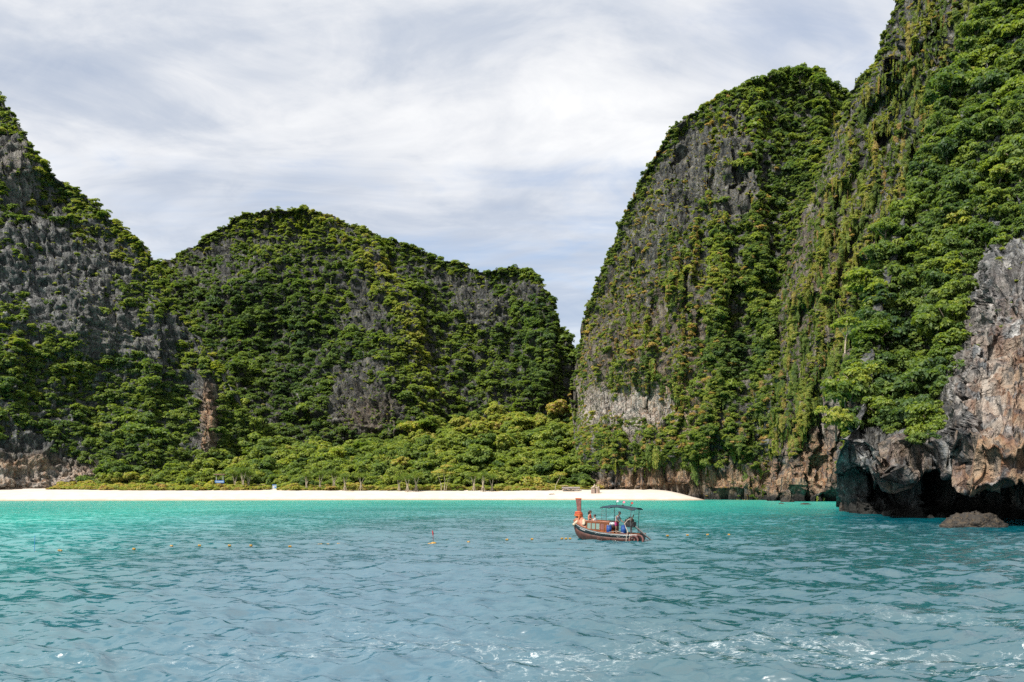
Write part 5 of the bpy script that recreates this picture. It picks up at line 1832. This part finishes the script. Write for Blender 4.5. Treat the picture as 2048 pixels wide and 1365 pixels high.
# ------------------------------------------------------------------ people
M_SKIN = paint('skin', (0.36, 0.19, 0.12), 0.6, 0.1, 4.0)
M_SKIN_D = paint('tanned_skin', (0.17, 0.085, 0.05), 0.6, 0.1, 4.0)
M_HAIR = paint('black_hair', (0.012, 0.010, 0.009), 0.45, 0.1, 8.0)
M_SHIRT_W = paint('white_shirt', (0.46, 0.46, 0.48), 0.85, 0.08, 5.0)
M_VEST = paint('grey_vest', (0.36, 0.36, 0.41), 0.85, 0.12, 5.0)
M_SHORT_M = paint('magenta_shorts', (0.27, 0.015, 0.10), 0.85, 0.15, 5.0)
M_TOP_R = paint('coral_top', (0.62, 0.10, 0.06), 0.85, 0.15, 5.0)
M_SHORT_D = paint('dark_shorts', (0.04, 0.045, 0.06), 0.85, 0.15, 5.0)
M_EYE = paint('eye', (0.02, 0.015, 0.012), 0.3, 0.0, 4.0)


def skin_mesh(name, chains, mat, parent, sub=2):
    """chains: lists of (key, xyz, radius) that share their keys"""
    keys, vs, rad, ed = {}, [], [], []
    for ch in chains:
        prev = None
        for k_, p_, r_ in ch:
            if k_ not in keys:
                keys[k_] = len(vs)
                vs.append(p_)
                rad.append(r_)
            if prev is not None:
                ed.append((prev, keys[k_]))
            prev = keys[k_]
    me = bpy.data.meshes.new(name)
    me.from_pydata([tuple(v) for v in vs], ed, [])
    o = link(name, me, parent, mat)
    o.modifiers.new('skin', 'SKIN').use_smooth_shade = True
    sk = me.skin_vertices[0].data if me.skin_vertices else None
    if sk is None:
        bpy.context.view_layer.objects.active = o
        o.select_set(True)
        bpy.ops.mesh.customdata_skin_add()
        o.select_set(False)
        sk = me.skin_vertices[0].data
    for i, r_ in enumerate(rad):
        rr = r_ if isinstance(r_, tuple) else (r_, r_)
        sk[i].radius = rr
        sk[i].use_root = i == 0
    s_ = o.modifiers.new('smooth', 'SUBSURF')
    s_.levels = s_.render_levels = sub
    return o


def lerp(a, b, t_):
    return tuple(a[i] + (b[i] - a[i]) * t_ for i in range(3))


def person(loc, rotz, label, J, skin, top, bottom, top_mat, bottom_mat, hair_long, head_dir, sleeve=0.55):
    """J holds joints in metres; x is the way the person faces"""
    o = empty('person', loc, (0, 0, rotz))
    tag(o, label, 'person', None)
    v = {k_: Vector(p_) for k_, p_ in J.items()}
    body = [[('pelvis', v['pelvis'], (0.13, 0.11)), ('belly', v['pelvis'].lerp(v['chest'], 0.5), (0.125, 0.10)), ('chest', v['chest'], (0.145, 0.11)), ('neck', v['neck'], 0.052), ('skull', v['head'] - Vector((0, 0, 0.05)), 0.075),
             ('head', v['head'], 0.098), ('crown', v['head'] + Vector((0, 0, 0.075)), 0.078)]]
    for s in 'LR':
        body.append([('chest', v['chest'], 0.14), ('sh' + s, v['sh' + s], 0.055), ('el' + s, v['el' + s], 0.040), ('wr' + s, v['wr' + s], 0.028)])
        body.append([('pelvis', v['pelvis'], 0.13), ('hip' + s, v['hip' + s], 0.092), ('kn' + s, v['kn' + s], 0.058), ('an' + s, v['an' + s], 0.038), ('toe' + s, v['toe' + s], 0.032)])
        d_ = (v['wr' + s] - v['el' + s]).normalized()
        sd_ = d_.cross(Vector((0, 0, 1)))
        sd_ = sd_.normalized() if sd_.length > 0.1 else Vector((0, 1, 0))
        palm = v['wr' + s] + d_ * 0.06
        body.append([('wr' + s, v['wr' + s], 0.028), ('pa' + s, palm, (0.036, 0.018))])
        for f_ in range(4):
            ln = (0.062, 0.074, 0.070, 0.052)[f_]
            b_ = palm + sd_ * (0.024 - 0.016 * f_) + d_ * 0.012
            m_ = b_ + d_ * ln * 0.55
            e_ = m_ + d_ * ln * 0.35 - Vector((0, 0, ln * 0.45))
            body.append([('pa' + s, palm, 0.03), (f'f{f_}a{s}', b_, 0.009), (f'f{f_}b{s}', m_, 0.0085), (f'f{f_}c{s}', e_, 0.007)])
        th = palm - d_ * 0.03 + sd_ * 0.035
        body.append([('pa' + s, palm, 0.03), ('t1' + s, th, 0.010), ('t2' + s, th + sd_ * 0.02 + d_ * 0.035 - Vector((0, 0, 0.012)), 0.008)])
    skin_mesh('body', body, skin, o)
    # clothes follow the same joints, a little wider
    tp = [[('pelvis', v['pelvis'], (0.150, 0.128)), ('belly', v['pelvis'].lerp(v['chest'], 0.5), (0.145, 0.12)), ('chest', v['chest'], (0.165, 0.130)), ('nk', v['chest'].lerp(v['neck'], 0.62), 0.085)]]
    for s in 'LR':
        tp.append([('chest', v['chest'], 0.15), ('sh' + s, v['sh' + s], 0.072)] + ([('sl' + s, v['sh' + s].lerp(v['el' + s], sleeve), 0.060)] if sleeve > 0 else []))
    skin_mesh(top, tp, top_mat, o)
    bt = [[('pelvis', v['pelvis'] - Vector((0, 0, 0.02)), (0.152, 0.132)), ('waist', v['pelvis'].lerp(v['chest'], 0.22), (0.146, 0.122))]]
    for s in 'LR':
        bt.append([('pelvis', v['pelvis'], 0.14), ('hip' + s, v['hip' + s], 0.112), ('th' + s, v['hip' + s].lerp(v['kn' + s], 0.75), 0.092)])
    skin_mesh(bottom, bt, bottom_mat, o)
    hd = v['head']
    f = Vector(head_dir).normalized()
    side = f.cross(Vector((0, 0, 1))).normalized()
    hb = MB().ball(tuple(hd + Vector((0, 0, 0.055)) - f * 0.030), (0.118, 0.118, 0.105), 12, 8, 0, 0.12)
    if hair_long:
        hb.tube([hd - f * 0.06 + Vector((0, 0, 0.08)), hd - f * 0.12, hd - f * 0.13 - Vector((0, 0, 0.16)), hd - f * 0.11 - Vector((0, 0, 0.33))], [0.085, 0.11, 0.10, 0.045], 10)
    hb.build('hair', M_HAIR, o)
    fc = MB()
    fc.ball(tuple(hd + f * 0.105 - Vector((0, 0, 0.012))), (0.018, 0.018, 0.026), 8, 6)
    for q in (-1, 1):
        fc.ball(tuple(hd + side * q * 0.098), (0.018, 0.018, 0.032), 8, 6)
    fc.build('nose_and_ears', skin, o)
    for q in (-1, 1):
        MB().ball(tuple(hd + f * 0.092 + side * q * 0.034 + Vector((0, 0, 0.018))), (0.011, 0.011, 0.011), 8, 6).build('eye', M_EYE, o)
    MB().ball(tuple(hd + f * 0.092 - Vector((0, 0, 0.055))), (0.012, 0.026, 0.007), 8, 5).build('mouth', M_REDC, o)
    return o


# helmsman: stands on the stern deck bending over the engine, back half turned to us
J = dict(pelvis=(0, 0, 0.90), chest=(0.16, 0, 1.30), neck=(0.26, 0, 1.50), head=(0.36, 0, 1.63),
         shL=(0.16, 0.20, 1.40), elL=(0.24, 0.26, 1.12), wrL=(0.44, 0.20, 0.98), shR=(0.16, -0.20, 1.40), elR=(0.22, -0.27, 1.12), wrR=(0.42, -0.22, 0.96),
         hipL=(0, 0.10, 0.86), knL=(0.06, 0.13, 0.46), anL=(-0.02, 0.14, 0.08), toeL=(0.16, 0.16, 0.03), hipR=(0, -0.10, 0.86), knR=(0.10, -0.13, 0.46), anR=(0.04, -0.14, 0.08), toeR=(0.22, -0.15, 0.03))
person(in_boat((-0.98, 0.42, 0.58)), HEAD + R(172), 'boatman in a grey vest and magenta shorts bending over the boat engine', J, M_SKIN_D, 'vest', 'shorts', M_VEST, M_SHORT_M, False, (1, 0.0, -0.2), 0)


def seated(turn=0.0, lean=0.0):
    return dict(pelvis=(0, 0, 0.12), chest=(0.03 + lean, 0, 0.48), neck=(0.05 + lean, 0, 0.66), head=(0.09 + lean, 0, 0.80),
                shL=(0.03 + lean, 0.18, 0.56), elL=(0.10, 0.24, 0.30), wrL=(0.30, 0.18, 0.20), shR=(0.03 + lean, -0.18, 0.56), elR=(0.10, -0.24, 0.30), wrR=(0.30, -0.16, 0.20),
                hipL=(0.04, 0.10, 0.10), knL=(0.44, 0.13, 0.14), anL=(0.46, 0.13, -0.28), toeL=(0.62, 0.14, -0.33), hipR=(0.04, -0.10, 0.10), knR=(0.44, -0.12, 0.14), anR=(0.46, -0.12, -0.28), toeR=(0.62, -0.13, -0.33))


MB().box((1.92, 0.02, 1.40), (0.50, 1.0, 0.07)).build('bow_seat', M_VARN, boat, bevel=0.01)
person(in_boat((1.86, 0.05, 1.46)), HEAD + R(188), 'woman with long dark hair in a coral top sitting by the prow', seated(0, 0.05), M_SKIN, 'top', 'shorts', M_TOP_R, M_SHORT_D, True, (1, 0.25, 0), 0)
person(in_boat((1.22, 0.05, 1.12)), HEAD + R(10), 'dark haired person in a white shirt sitting in the middle of the boat', seated(), M_SKIN, 'shirt', 'shorts', M_SHIRT_W, M_SHORT_D, False, (1, 0.1, 0))
